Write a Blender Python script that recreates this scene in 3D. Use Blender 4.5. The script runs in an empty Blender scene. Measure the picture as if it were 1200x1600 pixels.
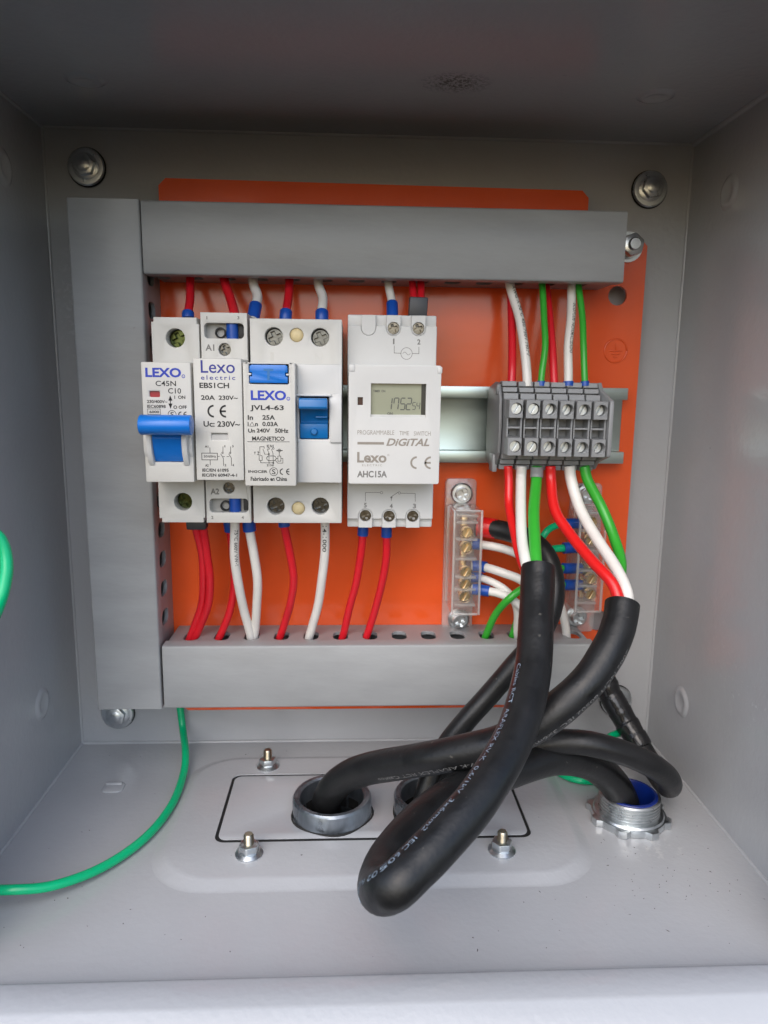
import bpy, bmesh, math, random
from mathutils import Vector, Matrix
random.seed(4)
R = math.radians
S = 0.001                                   # everything below is written in millimetres
scene = bpy.context.scene
COL = scene.collection

# ------------------------------------------------------------------ camera
cam_d = bpy.data.cameras.new('camera')
cam = bpy.data.objects.new('camera', cam_d); COL.objects.link(cam)
cam_d.sensor_fit = 'VERTICAL'; cam_d.sensor_height = 24.0; cam_d.sensor_width = 18.0
cam_d.lens = 16.9989
cam_d.clip_start = 0.005; cam_d.clip_end = 50.0
cam.matrix_world = Matrix(((0.998915, -0.003301, -0.046446, -0.010251), (-0.045141, 0.175923, -0.983368, -0.349564), (0.011417, 0.984398, 0.175583, 0.182692), (0.000000, 0.000000, 0.000000, 1.000000)))
cam_d.dof.use_dof = True; cam_d.dof.focus_distance = 0.272; cam_d.dof.aperture_fstop = 13.0
scene.camera = cam

# ------------------------------------------------------------------ world, sun, exposure
SUN_ELEV, SUN_AZ = R(43), R(-18)            # high, in front of the open box and a little to the left
world = bpy.data.worlds.new('World'); scene.world = world; world.use_nodes = True
wn = world.node_tree.nodes; wl = world.node_tree.links
bg = wn['Background']; sky = wn.new('ShaderNodeTexSky')
sky.sky_type = 'NISHITA'; sky.sun_disc = False
sky.sun_elevation = SUN_ELEV; sky.sun_rotation = R(180) + SUN_AZ * -1
sky.air_density = 1.0; sky.dust_density = 2.0; sky.ozone_density = 1.0
bg.inputs[1].default_value = 0.15
wl.new(sky.outputs[0], bg.inputs[0])
sun_d = bpy.data.lights.new('sun', 'SUN'); sun = bpy.data.objects.new('sun', sun_d); COL.objects.link(sun)
sun_d.energy = 0.85; sun_d.angle = R(70); sun_d.color = (1.0, 0.985, 0.965)
sdir = Vector((math.sin(SUN_AZ) * math.cos(SUN_ELEV), -math.cos(SUN_AZ) * math.cos(SUN_ELEV), math.sin(SUN_ELEV)))
sun.rotation_euler = sdir.to_track_quat('Z', 'Y').to_euler(); sun.location = sdir * 3
vs = scene.view_settings
vs.view_transform = 'Standard'; vs.look = 'None'; vs.gamma = 1.0; vs.exposure = 0.9
scene.render.engine = 'CYCLES'
scene.cycles.max_bounces = 10; scene.cycles.transparent_max_bounces = 12
scene.cycles.use_denoising = True

# ------------------------------------------------------------------ materials
def mat(name, col, rough=0.5, metal=0.0, spec=0.5, coat=0.0, vary=0.0, vscale=60.0, bump=0.0, bscale=800.0,
        specks=None, stains=(), rvary=0.0, stretch=(1, 1, 1), sheen=0.0):
    """Principled material with procedural colour wear, fine relief and specks (object coordinates, metres)."""
    m = bpy.data.materials.new(name); m.use_nodes = True
    nt = m.node_tree; n = nt.nodes; L = nt.links; b = n['Principled BSDF']
    b.inputs['Roughness'].default_value = rough; b.inputs['Metallic'].default_value = metal
    b.inputs['Specular IOR Level'].default_value = spec
    b.inputs['Coat Weight'].default_value = coat; b.inputs['Coat Roughness'].default_value = 0.08
    tc = n.new('ShaderNodeTexCoord'); mp = n.new('ShaderNodeMapping'); mp.inputs['Scale'].default_value = stretch
    L.new(tc.outputs['Object'], mp.inputs[0]); co = mp.outputs[0]
    src = n.new('ShaderNodeRGB'); src.outputs[0].default_value = (*col, 1); out = src.outputs[0]
    if vary or rvary:
        t = n.new('ShaderNodeTexNoise'); t.inputs['Scale'].default_value = vscale; t.inputs['Detail'].default_value = 6
        t.inputs['Roughness'].default_value = 0.62; L.new(co, t.inputs['Vector'])
    if vary:
        mr = n.new('ShaderNodeMapRange'); mr.inputs[1].default_value = 0.3; mr.inputs[2].default_value = 0.7
        mr.inputs[3].default_value = 1 - vary; mr.inputs[4].default_value = 1 + vary * 0.6
        L.new(t.outputs['Fac'], mr.inputs[0])
        mx = n.new('ShaderNodeVectorMath'); mx.operation = 'SCALE'
        L.new(out, mx.inputs[0]); L.new(mr.outputs[0], mx.inputs['Scale']); out = mx.outputs[0]
    if specks:
        sc, thr, scol = specks
        v = n.new('ShaderNodeTexNoise'); v.inputs['Scale'].default_value = sc; v.inputs['Detail'].default_value = 2
        L.new(tc.outputs['Object'], v.inputs['Vector'])
        cr = n.new('ShaderNodeMapRange'); cr.inputs[1].default_value = thr; cr.inputs[2].default_value = thr + 0.03
        L.new(v.outputs['Fac'], cr.inputs[0])
        mm = n.new('ShaderNodeMix'); mm.data_type = 'RGBA'
        L.new(cr.outputs[0], mm.inputs[0]); L.new(out, mm.inputs[6]); mm.inputs[7].default_value = (*scol, 1); out = mm.outputs[2]
    for (sx, sy, sz, rx, ry, rz, sc, thr, scol, amt) in stains:      # marks with a shape of their own
        mp2 = n.new('ShaderNodeMapping'); mp2.vector_type = 'TEXTURE'
        mp2.inputs['Location'].default_value = (sx * S, sy * S, sz * S); mp2.inputs['Scale'].default_value = (rx * S, ry * S, rz * S)
        L.new(tc.outputs['Object'], mp2.inputs[0])
        ln = n.new('ShaderNodeVectorMath'); ln.operation = 'LENGTH'; L.new(mp2.outputs[0], ln.inputs[0])
        nz = n.new('ShaderNodeTexNoise'); nz.inputs['Scale'].default_value = sc; nz.inputs['Detail'].default_value = 6; nz.inputs['Roughness'].default_value = 0.7
        L.new(tc.outputs['Object'], nz.inputs['Vector'])
        f1 = n.new('ShaderNodeMapRange'); f1.inputs[1].default_value = 1.0; f1.inputs[2].default_value = 0.3; L.new(ln.outputs['Value'], f1.inputs[0])
        f2 = n.new('ShaderNodeMapRange'); f2.inputs[1].default_value = thr; f2.inputs[2].default_value = thr + 0.1; L.new(nz.outputs['Fac'], f2.inputs[0])
        mu = n.new('ShaderNodeMath'); mu.operation = 'MULTIPLY'; L.new(f1.outputs[0], mu.inputs[0]); L.new(f2.outputs[0], mu.inputs[1])
        m3 = n.new('ShaderNodeMath'); m3.operation = 'MULTIPLY'; L.new(mu.outputs[0], m3.inputs[0]); m3.inputs[1].default_value = amt
        mm = n.new('ShaderNodeMix'); mm.data_type = 'RGBA'; L.new(m3.outputs[0], mm.inputs[0]); L.new(out, mm.inputs[6]); mm.inputs[7].default_value = (*scol, 1); out = mm.outputs[2]
    L.new(out, b.inputs['Base Color'])
    if rvary:
        rr = n.new('ShaderNodeMapRange'); rr.inputs[1].default_value = 0.3; rr.inputs[2].default_value = 0.7
        rr.inputs[3].default_value = max(0.02, rough - rvary); rr.inputs[4].default_value = min(1, rough + rvary)
        L.new(t.outputs['Fac'], rr.inputs[0]); L.new(rr.outputs[0], b.inputs['Roughness'])
    if bump:
        bt = n.new('ShaderNodeTexNoise'); bt.inputs['Scale'].default_value = bscale; bt.inputs['Detail'].default_value = 2
        L.new(co, bt.inputs['Vector'])
        bp = n.new('ShaderNodeBump'); bp.inputs['Strength'].default_value = bump; bp.inputs['Distance'].default_value = 0.0004
        L.new(bt.outputs['Fac'], bp.inputs['Height']); L.new(bp.outputs[0], b.inputs['Normal'])
    return m

def clear_plastic(name, tint=(0.9, 0.9, 0.88), body=0.12):
    m = bpy.data.materials.new(name); m.use_nodes = True
    nt = m.node_tree; n = nt.nodes; L = nt.links
    n.remove(n['Principled BSDF']); o = n['Material Output']
    tr = n.new('ShaderNodeBsdfTransparent'); tr.inputs[0].default_value = (*tint, 1)
    gl = n.new('ShaderNodeBsdfGlossy'); gl.inputs['Roughness'].default_value = 0.06
    df = n.new('ShaderNodeBsdfDiffuse'); df.inputs[0].default_value = (0.88, 0.88, 0.86, 1)
    ns = n.new('ShaderNodeTexNoise'); ns.inputs['Scale'].default_value = 300.0
    tc = n.new('ShaderNodeTexCoord'); L.new(tc.outputs['Object'], ns.inputs['Vector'])
    bp = n.new('ShaderNodeBump'); bp.inputs['Strength'].default_value = 0.5; bp.inputs['Distance'].default_value = 0.0005
    L.new(ns.outputs['Fac'], bp.inputs['Height']); L.new(bp.outputs[0], gl.inputs['Normal'])
    m1 = n.new('ShaderNodeMixShader'); m1.inputs[0].default_value = body
    tl = n.new('ShaderNodeBsdfTranslucent'); tl.inputs[0].default_value = (0.88, 0.88, 0.86, 1)
    m0 = n.new('ShaderNodeMixShader'); m0.inputs[0].default_value = 0.45
    L.new(df.outputs[0], m0.inputs[1]); L.new(tl.outputs[0], m0.inputs[2])
    L.new(tr.outputs[0], m1.inputs[1]); L.new(m0.outputs[0], m1.inputs[2])
    fr = n.new('ShaderNodeFresnel'); fr.inputs[0].default_value = 1.75; L.new(bp.outputs[0], fr.inputs['Normal'])
    ge = n.new('ShaderNodeNewGeometry'); inv = n.new('ShaderNodeMath'); inv.operation = 'SUBTRACT'; inv.inputs[0].default_value = 1.0
    L.new(ge.outputs['Backfacing'], inv.inputs[1]); mu = n.new('ShaderNodeMath'); mu.operation = 'MULTIPLY'
    L.new(fr.outputs[0], mu.inputs[0]); L.new(inv.outputs[0], mu.inputs[1])
    m2 = n.new('ShaderNodeMixShader'); L.new(mu.outputs[0], m2.inputs[0])
    L.new(m1.outputs[0], m2.inputs[1]); L.new(gl.outputs[0], m2.inputs[2])
    L.new(m2.outputs[0], o.inputs[0])
    return m

M = {}
M['paint'] = mat('grey_box_paint', (0.412, 0.42, 0.433), 0.19, spec=0.5, vary=0.03, vscale=18, bump=0.30, bscale=420, specks=(330, 0.80, (0.07, 0.065, 0.06)), rvary=0.02)
PAINT = dict(col=(0.412, 0.42, 0.433), rough=0.19, spec=0.5, vary=0.035, vscale=22, bump=0.30, bscale=420, rvary=0.02)
M['paint_top'] = mat('grey_box_paint_smudged', specks=(330, 0.80, (0.07, 0.065, 0.06)), stains=[(28, 16, 292, 15, 11, 9, 900, 0.46, (0.06, 0.055, 0.045), 0.8), (60, 2, 292, 30, 14, 9, 260, 0.62, (0.12, 0.11, 0.10), 0.5)], **PAINT)
M['paint_right'] = mat('grey_box_paint_scuffed', specks=(330, 0.80, (0.07, 0.065, 0.06)), stains=[(146, 10, 75, 9, 14, 26, 520, 0.56, (0.6, 0.61, 0.63), 0.2), (146, -25, 62, 9, 40, 20, 300, 0.60, (0.62, 0.63, 0.65), 0.6), (146, 30, 205, 9, 18, 16, 600, 0.58, (0.5, 0.51, 0.53), 0.2)], **PAINT)
M['paint_back'] = mat('grey_box_paint_back', specks=(330, 0.80, (0.07, 0.065, 0.06)), stains=[(-134, 76, 215, 14, 9, 34, 420, 0.52, (0.6, 0.61, 0.63), 0.5), (-20, 76, 280, 60, 9, 10, 420, 0.62, (0.48, 0.49, 0.51), 0.4)], **PAINT)
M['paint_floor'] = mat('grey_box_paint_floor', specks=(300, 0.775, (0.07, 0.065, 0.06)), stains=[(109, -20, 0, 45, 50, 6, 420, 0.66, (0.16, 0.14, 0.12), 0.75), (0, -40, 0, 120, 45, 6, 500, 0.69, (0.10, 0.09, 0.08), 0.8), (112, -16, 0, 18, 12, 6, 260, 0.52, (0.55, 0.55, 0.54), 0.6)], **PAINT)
M['paint2'] = mat('grey_gland_paint', (0.41, 0.42, 0.438), 0.22, vary=0.03, vscale=40, bump=0.16, bscale=450, specks=(420, 0.79, (0.07, 0.06, 0.05)), rvary=0.02)
M['orange'] = mat('orange_plate_paint', (0.74, 0.098, 0.022), 0.16, spec=0.5, vary=0.06, vscale=40, bump=0.10, bscale=200, rvary=0.03, specks=(260, 0.80, (0.30, 0.05, 0.02)))
M['duct'] = mat('grey_duct_plastic', (0.285, 0.292, 0.298), 0.38, spec=0.4, vary=0.10, vscale=45, bump=0.12, bscale=1500, specks=(260, 0.80, (0.10, 0.095, 0.085)), rvary=0.08)
M['duct_cover'] = mat('grey_duct_cover_plastic', (0.305, 0.313, 0.318), 0.38, spec=0.4, vary=0.13, vscale=70, bump=0.14, bscale=900, specks=(150, 0.765, (0.16, 0.145, 0.125)), rvary=0.10, stretch=(0.25, 1, 1))
M['white'] = mat('off_white_device_plastic', (0.575, 0.567, 0.535), 0.40, spec=0.4, vary=0.035, vscale=90, bump=0.10, bscale=3000, specks=(700, 0.80, (0.42, 0.38, 0.32)))
M['white2'] = mat('cool_white_device_plastic', (0.60, 0.60, 0.587), 0.36, spec=0.4, vary=0.03, vscale=90, bump=0.10, bscale=3000, specks=(700, 0.81, (0.45, 0.42, 0.38)))
M['blue'] = mat('blue_lever_plastic', (0.008, 0.165, 0.60), 0.30, vary=0.06, vscale=200, bump=0.06, bscale=2500)
M['teal_blue'] = mat('deep_blue_lever_plastic', (0.006, 0.14, 0.40), 0.32, vary=0.06, vscale=200)
M['ferrule'] = mat('blue_ferrule_plastic', (0.006, 0.065, 0.36), 0.35, vary=0.06, vscale=300)
M['ferrule_grey'] = mat('dark_grey_ferrule_plastic', (0.045, 0.048, 0.055), 0.45, vary=0.08, vscale=300)
M['red'] = mat('red_wire_insulation', (0.62, 0.012, 0.022), 0.30, spec=0.5, vary=0.06, vscale=250, bump=0.06, bscale=900, specks=(500, 0.77, (0.75, 0.25, 0.25)))
M['red_core'] = mat('bright_red_core_insulation', (0.66, 0.012, 0.012), 0.26, vary=0.04, vscale=150)
M['white_wire'] = mat('white_wire_insulation', (0.72, 0.70, 0.66), 0.34, vary=0.05, vscale=200, bump=0.05, bscale=900)
M['green'] = mat('green_wire_insulation', (0.035, 0.36, 0.03), 0.28, vary=0.06, vscale=200, bump=0.05, bscale=900)
M['teal'] = mat('teal_green_wire_insulation', (0.0, 0.46, 0.185), 0.26, vary=0.05, vscale=150, bump=0.05, bscale=900)
M['rubber'] = mat('black_cable_jacket', (0.009, 0.0093, 0.010), 0.42, spec=0.45, vary=0.35, vscale=90, bump=0.22, bscale=700, specks=(300, 0.725, (0.06, 0.057, 0.05)), rvary=0.11)
M['tape'] = mat('black_insulating_tape', (0.012, 0.012, 0.013), 0.22, vary=0.2, vscale=200, bump=0.5, bscale=260)
M['gasket'] = mat('black_matt_rubber', (0.012, 0.012, 0.012), 0.8, vary=0.2)
M['zinc'] = mat('zinc_plated_steel', (0.64, 0.67, 0.68), 0.32, 1.0, vary=0.10, vscale=260, rvary=0.07, bump=0.06, bscale=900)
M['zinc_dull'] = mat('dull_galvanised_iron', (0.26, 0.29, 0.325), 0.36, 0.85, vary=0.45, vscale=90, rvary=0.16, bump=0.5, bscale=300, stretch=(1, 1, 0.35))
M['rail'] = mat('zinc_passivated_rail', (0.56, 0.65, 0.61), 0.36, 1.0, vary=0.10, vscale=60, rvary=0.08, stretch=(0.2, 1, 1))
M['brass'] = mat('brass_bar', (0.72, 0.56, 0.34), 0.28, 1.0, vary=0.2, vscale=250, rvary=0.1)
M['yellow_screw'] = mat('yellow_passivated_screw', (0.06, 0.075, 0.03), 0.2, 1.0, vary=0.3, vscale=500)
M['steel_screw'] = mat('grey_terminal_screw_steel', (0.13, 0.135, 0.14), 0.2, 1.0, vary=0.3, vscale=500)
M['steel_dark'] = mat('dark_terminal_steel', (0.20, 0.185, 0.16), 0.25, 1.0, vary=0.3, vscale=400)
M['black_hole'] = mat('dark_plastic_and_hole_shade', (0.02, 0.02, 0.02), 0.6, vary=0.2)
M['grey_inner'] = mat('grey_inner_plastic', (0.33, 0.33, 0.32), 0.4, vary=0.1, vscale=200)
M['terminal'] = mat('grey_terminal_plastic', (0.235, 0.242, 0.25), 0.42, vary=0.08, vscale=150, bump=0.12, bscale=2200, specks=(600, 0.79, (0.10, 0.10, 0.10)))
M['terminal_dark'] = mat('dark_grey_terminal_plastic', (0.185, 0.19, 0.197), 0.48, vary=0.10, vscale=150, bump=0.12, bscale=2200)
M['seal_yellow'] = mat('cream_seal_plug', (0.66, 0.54, 0.30), 0.45, vary=0.12, vscale=400, bump=0.4, bscale=900)
M['ink'] = mat('black_ink', (0.012, 0.012, 0.013), 0.5, vary=0.15, vscale=900)
M['ink_blue'] = mat('blue_ink', (0.012, 0.04, 0.42), 0.5, vary=0.1, vscale=900)
M['ink_navy'] = mat('navy_ink', (0.025, 0.03, 0.25), 0.5, vary=0.1, vscale=900)
M['ink_taupe'] = mat('taupe_ink', (0.27, 0.24, 0.205), 0.5, vary=0.1, vscale=900)
M['ink_grey'] = mat('grey_ink', (0.17, 0.165, 0.155), 0.5, vary=0.1, vscale=900)
M['ink_pale'] = mat('pale_blue_ink', (0.22, 0.28, 0.35), 0.6, vary=0.7, vscale=900)
M['ink_white'] = mat('worn_white_ink', (0.22, 0.22, 0.22), 0.6, vary=0.8, vscale=900)
M['lcd'] = mat('grey_green_lcd', (0.28, 0.30, 0.225), 0.12, spec=0.6, vary=0.04, vscale=60)
M['lcd_seg'] = mat('lcd_segment_grey', (0.075, 0.08, 0.075), 0.3)
M['lcd_dark'] = mat('dark_lcd_frame', (0.03, 0.03, 0.026), 0.3)
M['red_window'] = mat('dark_red_indicator', (0.30, 0.008, 0.02), 0.35, vary=0.1)
M['led'] = mat('dark_brown_indicator', (0.045, 0.018, 0.018), 0.2)
M['liner'] = mat('blue_insulated_throat', (0.003, 0.02, 0.18), 0.35, vary=0.1, vscale=200)
M['clear'] = clear_plastic('clear_cover_plastic', (0.99, 0.99, 0.985), 0.055)
M['clear_base'] = clear_plastic('translucent_base_plastic', (0.99, 0.985, 0.98), 0.33)

# ------------------------------------------------------------------ object helpers
ORG = {}                                    # world origin (mm) of every object
def V(*a): return Vector(a)
def _prop(o, label=None, cat=None, group=None, kind=None):
    if label: o['label'] = label
    if cat: o['category'] = cat
    if group: o['group'] = group
    if kind: o['kind'] = kind
    return o
def thing(name, label, cat, loc, group=None):
    o = bpy.data.objects.new(name, None); COL.objects.link(o); o.empty_display_size = 0.005
    o.location = Vector(loc) * S; ORG[o.name] = Vector(loc)
    return _prop(o, label, cat, group)
def finish(me, mat_, smooth=35):
    me.materials.clear(); me.materials.append(M[mat_])
    me.polygons.foreach_set('use_smooth', [True] * len(me.polygons))
    me.set_sharp_from_angle(angle=R(smooth)); me.update()
    return me
def place(name, me, parent=None, loc=(0, 0, 0)):
    o = bpy.data.objects.new(name, me); COL.objects.link(o)
    loc = Vector(loc); ORG[o.name] = loc
    if parent is not None:
        o.parent = parent; o.location = (loc - ORG[parent.name]) * S
    else: o.location = loc * S
    return o
def rrect(x0, x1, z0, z1, r=1.0, n=4):
    r = min(r, (x1 - x0) / 2 - 1e-4, (z1 - z0) / 2 - 1e-4); p = []
    for cx, cz, a in ((x1 - r, z1 - r, 0), (x0 + r, z1 - r, 90), (x0 + r, z0 + r, 180), (x1 - r, z0 + r, 270)):
        for k in range(n + 1):
            t = R(a + 90 * k / n); p.append((cx + r * math.cos(t), cz + r * math.sin(t)))
    return p
def circ(cx, cz, r, n=24): return [(cx + r * math.cos(2 * math.pi * k / n), cz + r * math.sin(2 * math.pi * k / n)) for k in range(n)]
def rect(x0, x1, z0, z1): return [(x0, z0), (x1, z0), (x1, z1), (x0, z1)]
def catmull(pts, per=8):
    P_ = [Vector(p) for p in pts]
    if len(P_) == 2: return [P_[0].lerp(P_[1], k / per) for k in range(per + 1)]
    P_ = [P_[0] * 2 - P_[1]] + P_ + [P_[-1] * 2 - P_[-2]]; out = []
    for i in range(1, len(P_) - 2):
        a, b, c, d = P_[i - 1:i + 3]
        for k in range(per):
            t = k / per
            out.append(0.5 * ((2 * b) + (c - a) * t + (2 * a - 5 * b + 4 * c - d) * t * t + (3 * b - a - 3 * c + d) * t ** 3))
    out.append(P_[-2]); return out
VIEW = Vector((0.1, -0.86, 0.5)).normalized()   # the side of a wire that faces the open front
def frames(path):
    n = len(path); T = []
    for i in range(n):
        t = path[min(i + 1, n - 1)] - path[max(i - 1, 0)]; T.append(t.normalized())
    up = Vector((0, -1, 0.02)); nn = (up - T[0] * up.dot(T[0])).normalized(); out = []
    for i in range(n):
        nn = (nn - T[i] * nn.dot(T[i])).normalized(); out.append((T[i], nn, T[i].cross(nn)))
    return out
MAPS = {'Y': lambda a, b, d: (a, d, b), 'X': lambda a, b, d: (d, a, b), 'Z': lambda a, b, d: (a, b, d)}

class MB:
    """Collects shapes (world millimetres) into one mesh."""
    def __init__(s): s.bm = bmesh.new()
    def pyd(s, verts, faces, bev=0, seg=2):
        b = bmesh.new() if bev else s.bm
        vs_ = [b.verts.new(v) for v in verts]
        for f in faces:
            try: b.faces.new([vs_[i] for i in f])
            except ValueError: pass
        if bev: s._bev(b, bev, seg)
        return s
    def _bev(s, b, w, seg, ang=30):
        bmesh.ops.remove_doubles(b, verts=b.verts, dist=1e-4)
        bmesh.ops.recalc_face_normals(b, faces=b.faces)
        ed = [e for e in b.edges if len(e.link_faces) == 2 and e.calc_face_angle(0) > R(ang)]
        if ed: bmesh.ops.bevel(b, geom=ed, offset=w, segments=seg, profile=0.5, affect='EDGES', clamp_overlap=True)
        me = bpy.data.meshes.new('tmp'); b.to_mesh(me); b.free(); s.bm.from_mesh(me); bpy.data.meshes.remove(me)
    def box(s, x0, x1, y0, y1, z0, z1, bev=0, seg=2):
        v = [(x, y, z) for x in (x0, x1) for y in (y0, y1) for z in (z0, z1)]
        return s.pyd(v, [(0, 1, 3, 2), (4, 6, 7, 5), (0, 4, 5, 1), (2, 3, 7, 6), (0, 2, 6, 4), (1, 5, 7, 3)], bev, seg)
    def prism(s, poly, d0, d1, axis='Y', bev=0, seg=2):
        f = MAPS[axis]; n = len(poly)
        v = [f(a, b, d0) for a, b in poly] + [f(a, b, d1) for a, b in poly]
        fa = [tuple(range(n)), tuple(range(2 * n - 1, n - 1, -1))] + [(i, (i + 1) % n, n + (i + 1) % n, n + i) for i in range(n)]
        return s.pyd(v, fa, bev, seg)
    def sheet(s, outline, holes, d0, d1, axis='Y', bev=0, seg=2):
        """A plate between depths d0 and d1 with holes cut through."""
        cu = bpy.data.curves.new('c', 'CURVE'); cu.dimensions = '2D'; cu.fill_mode = 'BOTH'
        for lp in [outline] + list(holes):
            sp = cu.splines.new('POLY'); sp.points.add(len(lp) - 1)
            for p, (a, b) in zip(sp.points, lp): p.co = (a, b, 0, 1)
            sp.use_cyclic_u = True
        cu.extrude = abs(d1 - d0) / 2
        ob = bpy.data.objects.new('c', cu); me = bpy.data.meshes.new_from_object(ob)
        f = MAPS[axis]; mid = (d0 + d1) / 2
        for v in me.vertices: v.co = f(v.co.x, v.co.y, mid + v.co.z)
        b = bmesh.new(); b.from_mesh(me); bmesh.ops.remove_doubles(b, verts=b.verts, dist=1e-3)
        bmesh.ops.recalc_face_normals(b, faces=b.faces)
        bpy.data.objects.remove(ob); bpy.data.curves.remove(cu); bpy.data.meshes.remove(me)
        if bev: s._bev(b, bev, seg)
        else:
            me = bpy.data.meshes.new('t'); b.to_mesh(me); b.free(); s.bm.from_mesh(me); bpy.data.meshes.remove(me)
        return s
    def lathe(s, prof, c, axis='Z', n=32, wob=0):
        """prof: (radius, height along axis) list; closed by itself when it starts and ends on radius 0."""
        v = []; f = []; m = len(prof); c = Vector(c)
        for k in range(n):
            a = 2 * math.pi * k / n
            for r, h in prof:
                r_ = r * (1 + wob * math.sin(5 * a + h))
                if axis == 'Z': p = (r_ * math.cos(a), r_ * math.sin(a), h)
                elif axis == 'Y': p = (r_ * math.cos(a), h, r_ * math.sin(a))
                else: p = (h, r_ * math.cos(a), r_ * math.sin(a))
                v.append(c + Vector(p))
        for k in range(n):
            k2 = (k + 1) % n
            for j in range(m - 1): f.append((k * m + j, k2 * m + j, k2 * m + j + 1, k * m + j + 1))
        b = bmesh.new(); vv = [b.verts.new(p) for p in v]
        for q in f: b.faces.new([vv[i] for i in q])
        bmesh.ops.remove_doubles(b, verts=b.verts, dist=1e-4); bmesh.ops.recalc_face_normals(b, faces=b.faces)
        me = bpy.data.meshes.new('t'); b.to_mesh(me); b.free(); s.bm.from_mesh(me); bpy.data.meshes.remove(me)
        return s
    def tube(s, pts, r, n=14, per=8, rfun=None, cap=0.35, smooth=True):
        path = catmull(pts, per) if smooth else [Vector(p) for p in pts]
        fr = frames(path); L = len(path); rings = []
        def ring(c, t, nn, bb, rr): return [s.bm.verts.new(c + (nn * math.cos(2 * math.pi * k / n) + bb * math.sin(2 * math.pi * k / n)) * rr) for k in range(n)]
        t, nn, bb = fr[0]; r0 = rfun(0.0) * r if rfun else r
        if cap: rings.append(ring(path[0] - t * 0, t, nn, bb, r0 * (1 - cap * 0.5)))
        for i in range(L):
            t, nn, bb = fr[i]; rr = r * (rfun(i / (L - 1)) if rfun else 1)
            c = path[i] + (t * (r * cap * 0.4) if (i == 0 and cap) else Vector((0, 0, 0)))
            rings.append(ring(c, t, nn, bb, rr))
        for a, b in zip(rings, rings[1:]):
            for k in range(n): s.bm.faces.new((a[k], a[(k + 1) % n], b[(k + 1) % n], b[k]))
        s.bm.faces.new(rings[0][::-1]); s.bm.faces.new(rings[-1])
        return s
    def mesh(s, mat_, origin=(0, 0, 0), smooth=35):
        bmesh.ops.recalc_face_normals(s.bm, faces=s.bm.faces) if False else None
        me = bpy.data.meshes.new('mesh'); o = Vector(origin)
        for v in s.bm.verts: v.co = (v.co - o) * S
        s.bm.to_mesh(me); s.bm.free()
        return finish(me, mat_, smooth)
    def build(s, name, mat_, parent=None, label=None, cat=None, group=None, kind=None, smooth=35):
        if parent is not None: org = ORG[parent.name]
        else:
            xs = [v.co for v in s.bm.verts]
            org = Vector(((min(p.x for p in xs) + max(p.x for p in xs)) / 2, (min(p.y for p in xs) + max(p.y for p in xs)) / 2, min(p.z for p in xs)))
        me = s.mesh(mat_, org, smooth); me.name = name
        return _prop(place(name, me, parent, org), label, cat, group, kind)

# ------------------------------------------------------------------ lettering
_tc = {}
def text_verts(st, bold=0.0, slant=0.0, space=1.0):
    key = (st, bold, slant, space)
    if key in _tc: return _tc[key]
    cu = bpy.data.curves.new('t', 'FONT'); cu.body = st; cu.size = 1.0; cu.resolution_u = 3
    cu.offset = bold; cu.shear = slant; cu.space_character = space; cu.fill_mode = 'FRONT'
    ob = bpy.data.objects.new('t', cu); me = bpy.data.meshes.new_from_object(ob)
    v = [(p.co.x, p.co.y) for p in me.vertices]; f = [tuple(q.vertices) for q in me.polygons]
    bpy.data.objects.remove(ob); bpy.data.curves.remove(cu); bpy.data.meshes.remove(me)
    xs = [p[0] for p in v]; ys = [p[1] for p in v]
    bx = (min(xs), max(xs), min(ys), max(ys))
    _tc[key] = ([((x - bx[0]) / (bx[1] - bx[0]), (y - bx[2]) / (bx[3] - bx[2])) for x, y in v], f)
    return _tc[key]
class Print(MB):
    """Flat print lying on a front face at depth y."""
    def __init__(s, y): super().__init__(); s.y = y
    def t(s, st, x0, x1, z0, z1, bold=0.03, slant=0.0, space=1.0):
        v, f = text_verts(st, bold, slant, space)
        s.pyd([(x0 + a * (x1 - x0), s.y, z0 + b * (z1 - z0)) for a, b in v], f); return s
    def line(s, pts, w=0.22):
        for (a, b), (c, d) in zip(pts, pts[1:]):
            v = Vector((c - a, d - b)); l = v.length; v /= l; e = v * w * 0.5; q = Vector((-v.y, v.x)) * w * 0.5
            p = [Vector((a, b)) - e - q, Vector((c, d)) + e - q, Vector((c, d)) + e + q, Vector((a, b)) - e + q]
            s.pyd([(k.x, s.y, k.y) for k in p], [(0, 1, 2, 3)])
        return s
    def ring(s, cx, cz, r, w=0.22, a0=0, a1=360, n=22, sx=1.0):
        v = []; f = []
        for k in range(n + 1):
            a = R(a0 + (a1 - a0) * k / n)
            for q in (r - w / 2, r + w / 2): v.append((cx + q * sx * math.cos(a), s.y, cz + q * math.sin(a)))
        for k in range(n): f.append((2 * k, 2 * k + 1, 2 * k + 3, 2 * k + 2))
        return s.pyd(v, f)
    def dot(s, cx, cz, r, n=12): return s.pyd([(a, s.y, b) for a, b in circ(cx, cz, r, n)], [tuple(range(n))])
    def fill(s, x0, x1, z0, z1): return s.pyd([(x0, s.y, z0), (x1, s.y, z0), (x1, s.y, z1), (x0, s.y, z1)], [(0, 1, 2, 3)])
    def ce(s, x0, x1, z0, z1):
        h = z1 - z0; r = h / 2; w = h * 0.15; cz = (z0 + z1) / 2
        s.ring(x0 + r, cz, r - w / 2, w, 90, 270); s.ring(x1 - r * 0.1, cz, r - w / 2, w, 90, 270)
        s.line([(x1 - r * 0.95, cz), (x1 - r * 0.25, cz)], w); return s
    def s_mark(s, cx, cz, r):
        s.ring(cx, cz, r, r * 0.14); s.t('S', cx - r * 0.45, cx + r * 0.45, cz - r * 0.62, cz + r * 0.62, 0.01); return s

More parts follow.
